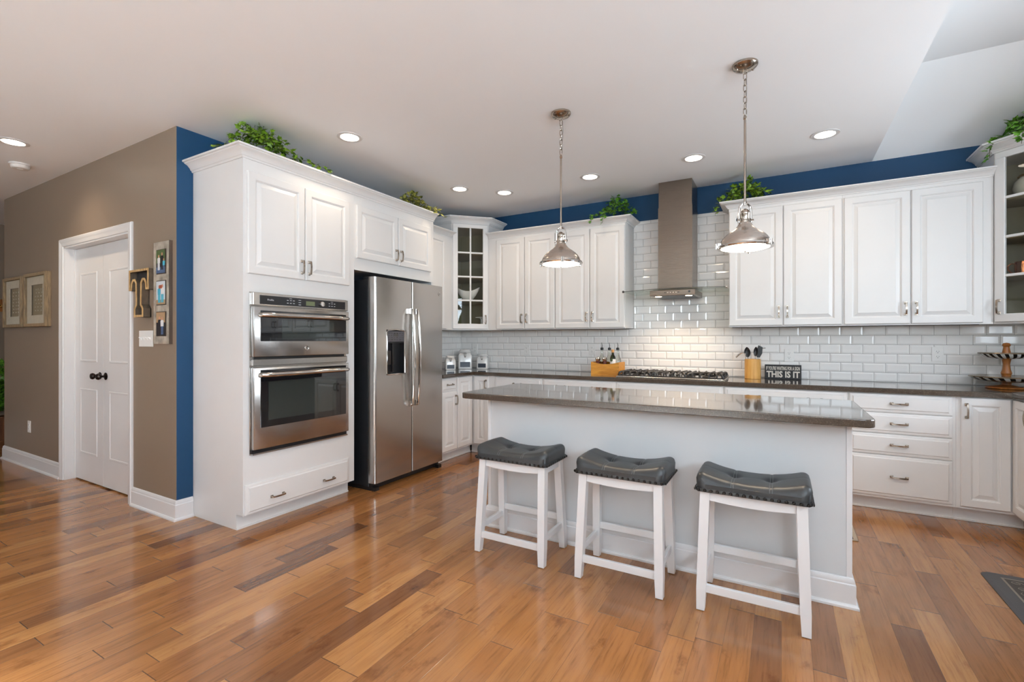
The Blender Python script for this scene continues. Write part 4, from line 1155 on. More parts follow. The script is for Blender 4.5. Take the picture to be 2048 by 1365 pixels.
for k, (x, y) in enumerate(((-.105, -.20), (-.055, -.165), (0, -.205), (.055, -.165), (.105, -.20))):
    m = MB(); m.lathe([(0, .044), (.014, .044), (.017, .040), (.018, .014), (.024, .0105), (0, .0105)], 18, (x, y, 0)); m.box(x-.004, x+.004, y-.016, y+.016, .042, .049, .001); m.build('control_knob', M['chrome'], t)

# ---------------------------------------------------------------- switches and sockets
def outlet(x, z, label, T, horiz=False):
    t = thing('wall_socket', label, 'socket', T @ Vector((x, 0, z)), T.to_euler()[2], 'white double sockets')
    m = MB(); m.box(-.036, .036, -.006, 0, -.058, .058, .002); m.build('cover_plate', M['plate'], t)
    for s in (-1, 1):
        m = MB(); m.lathe([(0, 0), (.0165, 0), (.0165, .0025), (0, .0025)], 20, (0, 0, 0), 'y')
        for i, v in enumerate(m.v): m.v[i] = Vector((v.x, -.006-v.y, v.z+s*.020))
        o = m.build('receptacle', M['plate'], t)
        m = MB(); m.box(-.008, -.006, -.0092, -.0084, s*.020-.001, s*.020+.007); m.box(.006, .008, -.0092, -.0084, s*.020-.001, s*.020+.006); m.box(-.0025, .0025, -.0092, -.0084, s*.020-.010, s*.020-.006); m.build('slot', M['slot'], o, smooth=0)
TBK = Matrix.Translation((0, YB-.0085, 0))
for x, z, lab in ((-3.335, 1.150, 'white double socket on the tiles between the canisters in the corner'), (-2.605, 1.150, 'white double socket on the tiles between canisters and bottle crate'), (-1.800, 1.160, 'white double socket on the tiles just left of the bottle crate'),
             (.060, 1.125, 'white double socket on the tiles behind the utensil crock'), (1.078, 1.150, 'white double socket on the tiles left of the tiered stand')):
    outlet(x, z, lab, TBK)
outlet(-6.475, .405, 'white double socket low on the taupe wall below the picture frames', Matrix.Translation((0, YT, 0)))
t = thing('light_switch', 'white four-gang light switch plate right of the pantry doors', 'light switch', (-4.108, YT, 1.273))
m = MB(); m.box(-.104, .104, -.006, 0, -.060, .060, .002); m.build('cover_plate', M['plate'], t)
for k in range(4):
    m = MB(); x = -.069+k*.046; m.box(x-.005, x+.005, -.008, -.006, -.012, .012)
    m.add([(x-.004, -.008, -.004), (x+.004, -.008, -.004), (x+.004, -.008, .008), (x-.004, -.008, .008), (x-.003, -.022, .006), (x+.003, -.022, .006), (x+.003, -.020, .013), (x-.003, -.020, .013)], [(0, 1, 2, 3), (4, 5, 6, 7), (0, 1, 5, 4), (1, 2, 6, 5), (2, 3, 7, 6), (3, 0, 4, 7)])
    m.build('toggle', M['plate'], t, smooth=0)

# ---------------------------------------------------------------- wall decor on the taupe wall
def shadow_box(x0, x1, z0, z1, lab, seed):
    t = thing('picture_frame', lab, 'picture', ((x0+x1)/2, YT, (z0+z1)/2), 0, 'two shadow box frames')
    w, h = (x1-x0)/2, (z1-z0)/2; d = .045; f_ = .030
    m = MB(); m.box(-w, -w+f_, -d, 0, -h, h, .002); m.box(w-f_, w, -d, 0, -h, h, .002); m.box(-w+f_, w-f_, -d, 0, h-f_, h, .002); m.box(-w+f_, w-f_, -d, 0, -h, -h+f_, .002); m.build('frame', M['rustic'], t)
    m = MB(); m.box(-w+f_, w-f_, -.008, -.001, -h+f_, h-f_); m.build('backing', M['linen'], t, smooth=0)
    mw = .10
    m = MB(); m.box(-w+f_, -w+f_+mw, -.024, -.018, -h+f_, h-f_); m.box(w-f_-mw, w-f_, -.024, -.018, -h+f_, h-f_); m.box(-w+f_+mw, w-f_-mw, -.024, -.018, h-f_-mw*.8, h-f_); m.box(-w+f_+mw, w-f_-mw, -.024, -.018, -h+f_, -h+f_+mw*.8); m.build('mount', M['paper'], t, smooth=0)
    random.seed(seed); m = MB()
    for r_ in range(7):
        for c_ in range(3):
            x = -.07+c_*.07+random.uniform(-.015, .015); z = -.10+r_*.034
            m.lathe([(0, 0), (.006, 0), (.004, .003), (0, .004)], 7, (x, -.012, z), 'y')
            m.tube([(x-.012, -.0095, z-.006), (x, -.010, z+.004), (x+.012, -.0095, z-.003)], .0012, 5)
    m.build('dried_flowers', M['paper'], t, smooth=0)
    m = MB(); m.box(-w+f_, w-f_, -.034, -.032, -h+f_, h-f_); m.build('glass_pane', M['pane'], t, smooth=0)
shadow_box(-7.08, -6.555, 1.392, 1.900, 'shadow box frame nearer the hall, left of the pair', 3)
shadow_box(-6.485, -5.925, 1.392, 1.905, 'shadow box frame nearer the pantry door, right of the pair', 4)
# letter T
TXC = -4.105
t = thing('letter_decoration', 'hollow wooden letter T with rough edges beside the pantry doors', 'letter', (TXC, YT, 1.61))
half = [(.147, .172), (.147, .020), (.108, .020), (.101, .068), (.084, .090), (.062, .090), (.044, .068), (.040, -.085), (.068, -.115), (.068, -.178)]
outl = half + [(-a, c) for a, c in reversed(half)]
outl = list(reversed(outl))
m = MB(); m.prism(outl, -.006, 0.0, 'xz'); m.build('back_plate', M['zinc'], t, smooth=0)
n_ = len(outl); cxp = sum(p[0] for p in outl)/n_
def inset(poly, d):
    res = []
    n = len(poly)
    area = sum(poly[i][0]*poly[(i+1) % n][1]-poly[(i+1) % n][0]*poly[i][1] for i in range(n))
    sg = 1 if area > 0 else -1
    for i in range(n):
        p, q, r = Vector(poly[i-1]), Vector(poly[i]), Vector(poly[(i+1) % n])
        d1 = (q-p).normalized(); d2 = (r-q).normalized()
        n1 = Vector((-d1.y, d1.x))*sg; n2 = Vector((-d2.y, d2.x))*sg
        mt = n1+n2; mt = mt/(mt.length**2)*2
        res.append((q.x+mt.x*d, q.y+mt.y*d))
    return res
ins_ = inset(outl, .009)
m = MB(); vs = []; fs = []
for p, q in zip(outl, ins_): vs += [(p[0], 0, p[1]), (p[0], -.050, p[1]), (q[0], -.050, q[1]), (q[0], 0, q[1])]
for i in range(n_):
    a = i*4; c = ((i+1) % n_)*4
    for k in range(4): l = (k+1) % 4; fs.append((a+k, a+l, c+l, c+k))
m.add(vs, fs); m.build('side_walls', M['darkside'], t, smooth=0)
ins2 = inset(outl, -.001); ins3 = inset(outl, .015); m = MB(); vs = []; fs = []
for p, q in zip(ins2, ins3): vs += [(p[0], -.0502, p[1]), (p[0], -.054, p[1]), (q[0], -.054, q[1]), (q[0], -.0502, q[1])]
for i in range(n_):
    a = i*4; c = ((i+1) % n_)*4
    for k in range(4): l = (k+1) % 4; fs.append((a+k, a+l, c+l, c+k))
m.add(vs, fs); m.build('rough_edge', M['raw'], t, smooth=0)
# corrugated photo strip
SX = (-3.957-3.730)/2; SWd = .114; SZ = 1.600; SHh = .365
t = thing('photo_strip', 'tall corrugated tin frame holding three colour snapshots', 'photo frame', (SX, YT-.0015, SZ))
m = MB(); NC = 10; vs = []; fs = []
for i in range(NC*8+1):
    x = -SWd+.006+i*(2*SWd-.012)/(NC*8); y = -.0135-.0075*math.cos(2*PI*i/8)
    vs += [(x, y, -SHh), (x, y, SHh), (x, -.006, -SHh), (x, -.006, SHh)]
for i in range(NC*8):
    a = i*4; c = a+4; fs += [(a, c, c+1, a+1), (a+2, a+3, c+3, c+2), (a, a+2, c+2, c), (a+1, c+1, c+3, a+3)]
fs += [(0, 1, 3, 2), (4*NC*8, 4*NC*8+2, 4*NC*8+3, 4*NC*8+1)]
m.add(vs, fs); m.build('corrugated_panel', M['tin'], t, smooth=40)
m = MB(); m.box(-SWd, SWd, -.006, 0, -SHh, SHh); m.box(-SWd, -SWd+.006, -.020, -.006, -SHh, SHh); m.box(SWd-.006, SWd, -.020, -.006, -SHh, SHh); m.build('frame_edge', M['brownbox'], t, smooth=0)
def photo(zc, kind):
    w, h = .062, .082; Y = -.0235
    m = MB(); m.box(-w-.006, w+.006, -.0215, -.012, zc-h-.006, zc+h+.006); fr = m.build('photo_mount', M['brownbox'], t, smooth=0)
    mats = []; m = MB()
    def patch(x0, x1, z0, z1, k, lift=0):
        if M[k] not in mats: mats.append(M[k])
        m.m = mats.index(M[k]); y = Y-.0004*lift
        m.add([(x0, y, zc+z0), (x1, y, zc+z0), (x1, y, zc+z1), (x0, y, zc+z1)], [(0, 1, 2, 3)])
    def person(x, z0, hh, body, legs, lift):
        wv = hh*.16
        if M[body] not in mats: mats.append(M[body])
        m.m = mats.index(M[body]); y = Y-.0004*lift
        m.add([(x-wv, y, zc+z0+hh*.45), (x+wv, y, zc+z0+hh*.45), (x+wv*1.1, y, zc+z0+hh*.76), (x+wv*.5, y, zc+z0+hh*.82), (x-wv*.5, y, zc+z0+hh*.82), (x-wv*1.1, y, zc+z0+hh*.76)], [(0, 1, 2, 3, 4, 5)])
        patch(x-wv*.8, x-wv*.05, z0, z0+hh*.46, legs, lift); patch(x+wv*.05, x+wv*.8, z0, z0+hh*.46, legs, lift)
        if M['ph_skin'] not in mats: mats.append(M['ph_skin'])
        m.m = mats.index(M['ph_skin']); r = hh*.085
        m.add([(x+r*math.cos(a), y, zc+z0+hh*.90+r*1.2*math.sin(a)) for a in [i*PI/5 for i in range(10)]], [tuple(range(10))])
    if kind == 0:
        patch(-w, w, -h, h, 'ph_dark'); patch(-w, w, -.01, h, 'ph_green', 1); patch(-w, w, -h, -.04, 'ph_denim', 1)
        person(-.026, -.06, .11, 'ph_white', 'ph_white', 2); person(.020, -.06, .125, 'ph_dark', 'ph_dark', 2); person(.045, -.07, .09, 'ph_blue', 'ph_denim', 3)
    elif kind == 1:
        patch(-w, w, -h, h, 'ph_sky'); patch(-w, w, -h, -.05, 'ph_sand', 1); person(-.02, -.07, .125, 'ph_blue', 'ph_blue', 2); person(.025, -.07, .13, 'ph_white', 'ph_blue', 3); patch(-.02, .02, .03, .055, 'ph_red', 4)
    else:
        patch(-w, w, -h, h, 'ph_dark'); patch(-w, w, .01, h, 'ph_sand', 1); person(-.015, -.075, .13, 'ph_dark', 'ph_dark', 2); person(.022, -.075, .125, 'ph_white', 'ph_denim', 3)
    m.build('snapshot', mats, fr, smooth=0)
photo(.222, 0); photo(.0, 1); photo(-.222, 2)

# ---------------------------------------------------------------- things seen in the hall
t = thing('coat_rack', 'brown wooden peg board with a brass hook on the far hall wall', 'coat rack', (XFAR, 1.99, 1.70), PI/2)
m = MB(); m.box(-.30, .35, -.02, 0, -.07, .09, .004); m.build('board', M['turned'], t)
for k in range(4):
    m = MB(); x = -.22+k*.15; m.lathe([(0, -.0), (.022, 0), (.020, .004), (0, .005)], 14, (0, 0, 0), 'y')
    for i, v in enumerate(m.v): m.v[i] = Vector((v.x+x, -.02-v.y, v.z))
    m.tube([(x, -.022, 0), (x, -.05, -.015), (x, -.065, -.005), (x, -.07, .015)], .006, 8); m.build('hook', M['gold'], t)

# ---------------------------------------------------------------- ivy
def ivy_leaf(m, p, d, nrm, s):
    """five-lobed leaf: p base, d direction, nrm normal, s size"""
    d = d.normalized(); x = d.cross(nrm)
    if x.length < 1e-4: x = d.orthogonal()
    x.normalize(); n = x.cross(d)
    sh = [(0, 0), (.22, -.10), (.48, .02), (.36, .24), (.50, .52), (.24, .56), (0, 1.0), (-.24, .56), (-.50, .52), (-.36, .24), (-.48, .02), (-.22, -.10)]
    vs = [p + (x*a + d*b_)*s + n*(s*(-.30*a*a - .12*b_*b_)) for a, b_ in sh]
    c = p + d*s*.3 + n*s*.03
    m.add([c]+vs, [(0, 1+i, 1+(i+1) % 12) for i in range(12)])
def ivy(name, label, loc, spread, height, trails, n_up, mat, seed, pot=(.075, .10), size=(.030, .048), zmax=None, cut=None):
    random.seed(seed)
    t = thing(name, label, 'plant', loc, 0, 'ivy plants on the cabinets')
    r, h = pot
    m = MB(); m.lathe([(0, 0), (r*.78, 0), (r*.82, .004), (r, h*.9), (r*1.04, h), (r*.92, h), (r*.88, h*.85), (0, h*.85)], 20); m.build('basket', M['basket'], t)
    fm = MB(); sm = MB()
    def strand(pts):
        sm.tube(pts, .0016, 4)
        L = 0
        for i in range(len(pts)-1):
            a, b_ = Vector(pts[i]), Vector(pts[i+1]); seg = (b_-a); k = max(2, int(seg.length/.013))
            for q in range(k):
                p = a.lerp(b_, (q+random.random())/k)
                dr = Vector((random.gauss(0, 1), random.gauss(0, 1), random.gauss(-.1, .7)))
                outw = Vector((p.x, p.y, .03)); dr += outw.normalized()*.8
                nr = Vector((random.gauss(0, .4)+p.x*2, random.gauss(0, .4)+p.y*2-.3, .8))
                s = random.uniform(*size)
                tip = p+dr.normalized()*s*1.3
                if zmax and loc[2]+max(tip.z, p.z) > zmax-.015: continue
                if p.z < 0.012 and not trails: continue
                ivy_leaf(fm, p+dr.normalized()*s*.25, dr, nr, s)
    for i in range(n_up):
        a = 2*PI*(i*.618+random.uniform(-.05, .05)); k = math.sqrt((i+.5)/n_up)*random.uniform(.85, 1.1)
        rr = spread[0]*math.cos(a)*k, spread[1]*math.sin(a)*k
        z1 = height*(1-.55*k*k)*random.uniform(.78, 1.08)
        p0_ = Vector((rr[0]*.15, rr[1]*.15, h*.9)); p3 = Vector((rr[0], rr[1], max(.03, z1)))
        mid = (p0_+p3)/2; mid.z = max(mid.z, z1)*1.0
        strand([p0_.lerp(mid, .6), mid.lerp(p3, .35), p3, p3+Vector((rr[0]*.10, rr[1]*.10, -.025 if z1 > .06 else 0))])
    for pts in trails: strand([Vector(p) for p in pts])
    sm.build('stems', M['stem'], t, smooth=0)
    fl = fm.build('foliage', M[mat], t, smooth=0)
    return t
ZTW = TZ
ivy('ivy_plant', 'bushy green ivy in a brown basket on top of the oven tower', (-3.17, 2.03, ZTW+.0005), (.17, .24), .30, [[(.05, .15, .12), (.14, .26, .12), (.17, .34, .10), (.19, .42, .085)], [(.03, -.10, .12), (-.04, -.22, .11), (-.14, -.24, .10)]], 34, 'ivy', 11, pot=(.075, .09), zmax=ZC+.008)
ivy('ivy_plant', 'yellow-green variegated ivy at the rear end of the fridge cabinet top', (-3.17, 3.60, ZTW+.0005), (.15, .18), .26, [[(.05, .05, .12), (.17, .13, .11), (.20, .15, .08)], [(.05, .10, .12), (.19, .16, .10), (.225, .20, .03)], [(.05, .02, .12), (.19, .06, .10), (.215, .09, .06)]], 30, 'ivyyellow', 12, pot=(.06, .08), zmax=ZC, size=(.026, .042))
ivy('ivy_plant', 'trailing ivy on the cabinets left of the hood', (-1.46, 4.72, UZ1+.0005), (.17, .11), .28, [[(-.04, -.05, .14), (-.15, -.10, .11), (-.19, -.17, .085), (-.20, -.20, .0)], [(0, -.04, .14), (-.05, -.12, .12), (-.07, -.17, .09), (-.08, -.20, -.01)], [(.05, 0, .14), (.17, -.03, .14), (.20, -.06, .08)]], 22, 'ivydark', 13, pot=(.06, .08), zmax=ZC, size=(.026, .042))
ivy('ivy_plant', 'bright green ivy behind the pendant on the cabinets right of the hood', (-.28, 4.74, UZ1+.0005), (.20, .12), .27, [[(-.04, -.05, .12), (-.14, -.08, .09), (-.20, -.10, .08), (-.225, -.13, -.03)]], 32, 'ivy', 14, pot=(.065, .08), zmax=ZC, size=(.028, .044))
ivy('ivy_plant', 'large trailing ivy on top of the right corner cabinet', (1.60, 4.64, CZ1+.0005), (.25, .19), .31, [[(-.05, -.05, .14), (-.19, -.04, .13), (-.27, -.05, .095), (-.320, -.06, .03), (-.325, -.07, -.04)], [(-.05, -.08, .14), (-.15, -.17, .12), (-.20, -.22, .095), (-.215, -.245, .02), (-.22, -.25, -.03)], [(0, -.1, .14), (-.08, -.24, .12), (-.12, -.315, .09), (-.13, -.335, -.03)]], 44, 'ivydark', 15, pot=(.085, .11), zmax=2.91, size=(.034, .052))
# green plant in the hall strip
ivy('floor_plant', 'dark green leafy plant on the floor at the end of the hall', (-8.55, 2.12, 0), (.19, .30), .95, [], 40, 'ivydark', 16, pot=(.14, .30), size=(.06, .10))
bpy.data.objects['floor_plant']['group'] = ''
del bpy.data.objects['floor_plant']['group']

# ---------------------------------------------------------------- things on the worktop
def canister(x, y, w, h, lab, rz=0.0):
    t = thing('canister', lab, 'canister', (x, y, CT1), rz, 'white clamp-lid canisters')
    b_ = h*.74
    bm = bmesh.new(); vs = [bm.verts.new((p[0], p[1], 0)) for p in rrect(-w/2, w/2, -w/2, w/2, w*.10, 4)]
    f = bm.faces.new(vs); bm.faces.ensure_lookup_table()
    m = MB(); R0 = rrect(-w/2, w/2, -w/2, w/2, w*.10, 4); bm.free()
    levels = [(.94, 0), (1, .006), (1, b_*.86), (.95, b_*.95), (.84, b_), (.80, b_+h*.05)]
    vs = []; fs = []; n = len(R0)
    for s, z in levels: vs += [(p[0]*s, p[1]*s, z) for p in R0]
    for i in range(len(levels)-1):
        for k in range(n): l = (k+1) % n; fs.append((i*n+k, i*n+l, i*n+n+l, i*n+n+k))
    fs += [tuple(reversed(range(n))), tuple(range((len(levels)-1)*n, len(levels)*n))]
    m.add(vs, fs); m.build('jar', M['white_ceramic'], t)
    m = MB(); m.box(-w*.36, w*.36, -w/2-.0015, -w/2+.001, h*.10, h*.36); m.build('slate_label', M['chalk'], t, smooth=0)
    m = MB(); z = b_+h*.05; m.lathe([(0, z), (w*.44, z), (w*.47, z+h*.03), (w*.47, z+h*.06), (w*.44, z+h*.10), (w*.40, z+h*.14), (w*.36, z+h*.18), (0, z+h*.19)], 28); m.build('lid', M['white_ceramic'], t)
    m = MB(); m.lathe([(w*.43, z-h*.012), (w*.455, z-h*.008), (w*.455, z), (w*.43, z+.001)], 28); m.lathe([(w*.478, z+h*.045), (w*.490, z+h*.05), (w*.478, z+h*.055)], 28); m.tube([(-.006, -w*.47, z+h*.05), (-.010, -w*.54, z-h*.02), (-.007, -w*.535, z-h*.16), (.007, -w*.535, z-h*.16), (.010, -w*.54, z-h*.02), (.006, -w*.47, z+h*.05)], .003, 6); m.box(-.010, .010, -w*.56, -w*.50, z-h*.20, z-h*.15, .003)
    m.build('wire_clamp', M['chrome'], t)
canister(-3.345, 4.735, .165, .240, 'largest white clamp-lid canister, in the worktop corner', .62)
canister(-3.135, 4.815, .132, .190, 'medium white clamp-lid canister, right of the largest one', .35)
canister(-3.370, 4.470, .118, .170, 'smallest white clamp-lid canister, half hidden by the refrigerator', .75)
t = thing('wooden_box', 'dark brown slotted upright box at the refrigerator edge', 'box', (-3.36, 4.20, CT1), .5)
m = MB(); m.box(-.045, .045, -.05, .05, 0, .27, .004); 
m.build('body', M['brownbox'], t)
for k in range(5):
    m = MB(); m.box(-.035, .035, -.0525, -.0502, .07+k*.022, .077+k*.022); m.build('slat', M['raw'], t, smooth=0)
m = MB(); m.lathe([(0, -.060), (.010, -.060), (.012, -.0502), (0, -.0502)], 12, (0, 0, .20), 'y'); m.build('knob', M['raw'], t)
# bottle crate with its six bottles
KX, KY = -1.530, 4.665
t = thing('bottle_crate', 'honey coloured open wooden crate left of the cooktop holding bottles', 'crate', (KX, KY, CT1), -.03)
m = MB(); w, d, h = .145, .095, .128
def dip(x): return h-.022*math.cos(x/w*PI/2)**1.5 if abs(x) < w else h
m.box(-w, w, -d, d, 0, .010)
for s in (-1, 1):
    vs = []; fs = []; N = 16
    for i in range(N+1):
        x = -w+2*w*i/N; zt = h - .020*max(0, math.cos(x/w*PI/2))
        for yy in (s*d, s*(d-.012)): vs += [(x, yy, .01), (x, yy, zt)]
    for i in range(N):
        a = i*4; c = a+4; fs += [(a, c, c+1, a+1), (a+2, a+3, c+3, c+2), (a+1, c+1, c+3, a+3), (a, a+2, c+2, c)]
    fs += [(0, 1, 3, 2), (4*N, 4*N+2, 4*N+3, 4*N+1)]
    m.add(vs, fs)
    m.box(s*w-(.012 if s > 0 else 0), s*w+(.012 if s < 0 else 0), -d+.012, d-.012, .01, h)
m.build('box', M['crate'], t, smooth=20)
def oil_bottle(dx, dy, fill, lab):
    t = thing('oil_bottle', lab, 'bottle', (KX+dx, KY+dy, CT1+.0105), 0, 'pourer bottles in the crate')
    m = MB(); m.lathe([(0, 0), (.032, 0), (.034, .004), (.034, .120), (.030, .145), (.016, .185), (.012, .205), (.012, .226), (.014, .228), (.014, .234), (0, .234)], 20); m.build('bottle', M['glass'], t)
    m = MB(); m.lathe([(0, .003), (.030, .003), (.031, .006), (.031, fill), (0, fill)], 20); m.build('oil', M['oil'], t)
    m = MB(); m.lathe([(0, .2345), (.012, .2345), (.016, .238), (.016, .256), (.010, .262), (0, .262)], 16); m.build('stopper', M['black'], t)
    m = MB(); m.tube([(0, 0, .262), (.002, 0, .285), (-.004, -.002, .312)], [.004, .0035, .0025], 8); m.build('pourer', M['zinc'], t)
oil_bottle(-.078, .045, .120, 'clear pourer bottle at the left of the wooden crate')
oil_bottle(.002, .045, .118, 'clear pourer bottle in the middle of the wooden crate')
oil_bottle(.088, .045, .06, 'clear pourer bottle at the right, behind the dark green bottle')
t = thing('oil_bottle', 'dark green glass bottle with tan cap and white label', 'bottle', (KX+.062, KY-.035, CT1+.0105), -.2)
m = MB(); m.lathe([(0, 0), (.026, 0), (.028, .004), (.028, .155), (.023, .175), (.013, .192), (.012, .214), (0, .214)], 20); m.build('bottle', M['olive'], t)
m = MB(); m.lathe([(.0284, .095), (.0286, .096), (.0286, .146), (.0284, .147)], 24); m.build('paper_label', M['white_ceramic'], t)
m = MB(); m.lathe([(0, 0), (.015, 0), (.015, .0008), (0, .0008)], 18, (0, 0, 0), 'y')
for i, v in enumerate(m.v): m.v[i] = Vector((v.x, -.0285-v.y, v.z+.138))
m.build('label_emblem', M['ph_green'], t)
m = MB(); m.lathe([(0, .2142), (.014, .2142), (.014, .240), (.012, .243), (0, .243)], 18); m.build('cap', M['cork'], t)
def mill(dx, dy, lab):
    t = thing('pepper_mill', lab, 'mill', (KX+dx, KY+dy, CT1+.0105), 0, 'chrome-topped mills in the crate')
    m = MB(); m.lathe([(0, 0), (.024, 0), (.026, .01), (.018, .05), (.017, .11), (.022, .125), (.022, .128), (0, .128)], 20); m.build('body', M['rosewood'], t)
    m = MB(); m.lathe([(0, .1282), (.018, .1282), (.026, .140), (.027, .150), (.020, .162), (.008, .166), (.006, .172), (.0, .175)], 20); m.build('cap', M['chrome'], t)
mill(-.090, -.045, 'shiny chrome-topped mill at the front left of the crate'); mill(-.018, -.045, 'shiny chrome-topped mill at the front centre of the crate')
# utensil crock
CX, CY = -.225, 4.790
t = thing('utensil_crock', 'round bamboo utensil holder standing right of the cooktop', 'utensil holder', (CX, CY, CT1))
m = MB(); m.lathe([(0, 0), (.064, 0), (.066, .003), (.066, .176), (.064, .178), (.056, .178), (.055, .174), (.055, .01), (0, .01)], 32); m.build('cup', M['bamboo'], t)
def utensil(name, label, p0_, p1_, blade, mat, headmat):
    t = thing(name, label, 'kitchen utensil', (CX, CY, CT1+.012), 0, 'utensils in the bamboo crock')
    m = MB(); a, c = Vector(p0_), Vector(p1_); m.tube([a, a.lerp(c, .5), c], .0045, 8); m.build('shaft', M[mat], t)
    m = MB(); blade(m, c, (c-a).normalized()); m.build('head', M[headmat], t)
def spoon(w, L, cup=.012, face=(0, -1, 0)):
    def f(m, p, d):
        n = Vector(face); x = d.cross(n).normalized(); n = x.cross(d)
        vs = []; fs = []; N, K = 12, 8
        for j in range(K+1):
            v = j/K; ww = w*math.sin(PI*min(1, .06+v*.94))**.6 if j < K else 0.002
            for i in range(N+1):
                u = i/N*2-1; q = p + d*(v*L) + x*(u*ww)
                dp_ = cup*(1-u*u)*math.sin(PI*v)
                vs.append(q - n*dp_)
        for j in range(K):
            for i in range(N): a = j*(N+1)+i; fs.append((a, a+1, a+N+2, a+N+1))
        k = len(vs); vs += [v - n*.003 for v in vs[:]]
        fs += [tuple(reversed([q+k for q in f_])) for f_ in fs[:]]
        rim = list(range(N+1)) + [(j+1)*(N+1)-1 for j in range(1, K+1)] + [K*(N+1)+i for i in range(N-1, -1, -1)] + [j*(N+1) for j in range(K-1, 0, -1)]
        fs += [(rim[i], rim[(i+1) % len(rim)], k+rim[(i+1) % len(rim)], k+rim[i]) for i in range(len(rim))]
        m.add(vs, fs)
    return f
utensil('cooking_spoon', 'black oval cooking spoon leaning left in the bamboo holder', (-.022, .018, 0), (-.040, .018, .182), spoon(.026, .092), 'chrome', 'black')
def ladle_head(m, p, d):
    m.tube([p, p+Vector((-.012, 0, .008)), p+Vector((-.03, -.002, .006)), p+Vector((-.055, -.004, -.012)), p+Vector((-.075, -.006, -.035))], [.006, .010, .015, .018, .013], 10, flat=.5)
utensil('serving_ladle', 'polished steel curved serving tool bending left over the holder rim', (-.030, -.020, 0), (-.060, -.020, .214), ladle_head, 'chrome', 'chrome')
utensil('spatula', 'black curved spatula leaning right in the bamboo holder, front one', (.008, -.022, 0), (.022, -.024, .192), spoon(.017, .085), 'chrome', 'black')
def turner(m, p, d):
    n = Vector((0, -1, 0)); x = d.cross(n).normalized()
    pts = [(-.012, 0), (.012, 0), (.028, .04), (.026, .095), (-.010, .110), (-.024, .05)]
    vs = [p+x*a+d*b_ for a, b_ in pts]; vs += [v+Vector((0, .004, 0)) for v in vs]
    k = len(pts); m.add(vs, [tuple(range(k)), tuple(reversed(range(k, 2*k)))]+[(i, (i+1) % k, k+(i+1) % k, k+i) for i in range(k)])
utensil('turner', 'broad black turner blade at the far right of the bamboo holder', (.026, .012, 0), (.044, .016, .180), turner, 'chrome', 'black')
def whisk_head(m, p, d):
    m.tube([p, p+Vector((.020, 0, .012)), p+Vector((.05, 0, .016))], [.006, .005, .003], 8)
utensil('tongs', 'thin steel tongs with tips pointing right above the holder', (.010, .036, 0), (.052, .040, .250), whisk_head, 'chrome', 'chrome')
# sign
SGX = (-.130+.152)/2
t = thing('word_sign', 'black block sign with cream lettering reading THIS IS IT', 'sign', (SGX, 4.860, CT1), 0)
m = MB(); m.box(-.1415, .1415, 0, .030, 0, .128, .002); bo = m.build('board', M['sign'], t)
m = MB(); m.text("IF YOU'RE WAITING FOR A SIGN", -.130, .130, .080, .114, 0, .0008, .022); m.build('small_lettering', M['signtext'], t, smooth=0)
m = MB(); m.text('THIS IS IT', -.128, .130, .014, .072, 0, .0008, .035); m.build('large_lettering', M['signtext'], t, smooth=0)
# two-tier stand
TX, TYY = 1.405, 4.715
t = thing('tiered_stand', 'two-tier stand of black and white checked dishes on a turned wooden post', 'tiered stand', (TX, TYY, CT1))
m = MB(); m.lathe([(0, 0), (.105, 0), (.112, .006), (.108, .012), (.070, .018), (.030, .026), (0, .028)], 32); m.build('base', M['turned'], t)
m = MB(); m.lathe([(0, .026), (.026, .026), (.028, .075), (.024, .090), (.026, .10), (.030, .11), (.022, .140), (.019, .175), (.024, .205), (.028, .215), (.018, .222), (.024, .230), (.026, .245), (.020, .275), (.016, .300), (.021, .306), (.023, .314), (.016, .326), (0, .330)], 24); m.build('post', M['turned'], t)
def dish(r, z, d):
    m = MB(); m.lathe([(.03, z), (r*.55, z+.003), (r*.85, z+d*.4), (r*.97, z+d*.85), (r, z+d), (r*.96, z+d), (r*.82, z+d*.45), (r*.5, z+.009), (.03, z+.007)], 48); o = m.build('dish', M['darkbowl'], t, smooth=50)
    m = MB(); m.lathe([(r*.95, z+d), (r*1.01, z+d), (r*1.015, z+d+.004), (r*1.0, z+d+.008), (r*.95, z+d+.006)], 48); m.build('rim', M['rim'], o)
dish(.198, .048, .034); dish(.148, .212, .038)

# things behind the cabinet glass
t = thing('serving_bowl', 'white boat-shaped bowl behind the glass of the left corner cabinet', 'bowl', (-3.19, 4.57, 1.726), .6)
m = MB(); vs = []; fs = []; N = 40; prof = [(.35, 0), (.42, .004), (.72, .05), (.93, .10), (1.0, .135), (.965, .135), (.88, .095), (.66, .045), (.36, .012)]
for s, z in prof:
    for k in range(N):
        a = 2*PI*k/N; up = .055*abs(math.cos(a))**2*(z/.135)
        vs.append((.130*s*math.cos(a)*(1+.1*(z/.135)*abs(math.cos(a))), .085*s*math.sin(a), z*.75+up))
for i in range(len(prof)-1):
    for k in range(N): l = (k+1) % N; fs.append((i*N+k, i*N+l, i*N+N+l, i*N+N+k))
fs += [tuple(reversed(range(N))), tuple(range((len(prof)-1)*N, len(prof)*N))]
m.add(vs, fs); m.build('bowl', M['white_ceramic'], t, smooth=50)
for k in range(4):
    m = MB(); m.lathe([(0, 0), (.065, 0), (.095, .006), (.128, .014), (.130, .017), (.095, .010), (.06, .005), (0, .005)], 36)
    o = m.build('dinner_plate', M['white_ceramic'], None, smooth=40, loc=(-3.22, 4.60, ZU+.0205+k*.0125)); tag(o, 'white plate at the bottom of the left glass corner cabinet', 'plate', 'stack of white plates')
t = thing('cake_stand', 'small white footed dish above the plates in the left corner cabinet', 'dish', (-3.12, 4.76, ZU+.0205), 0)
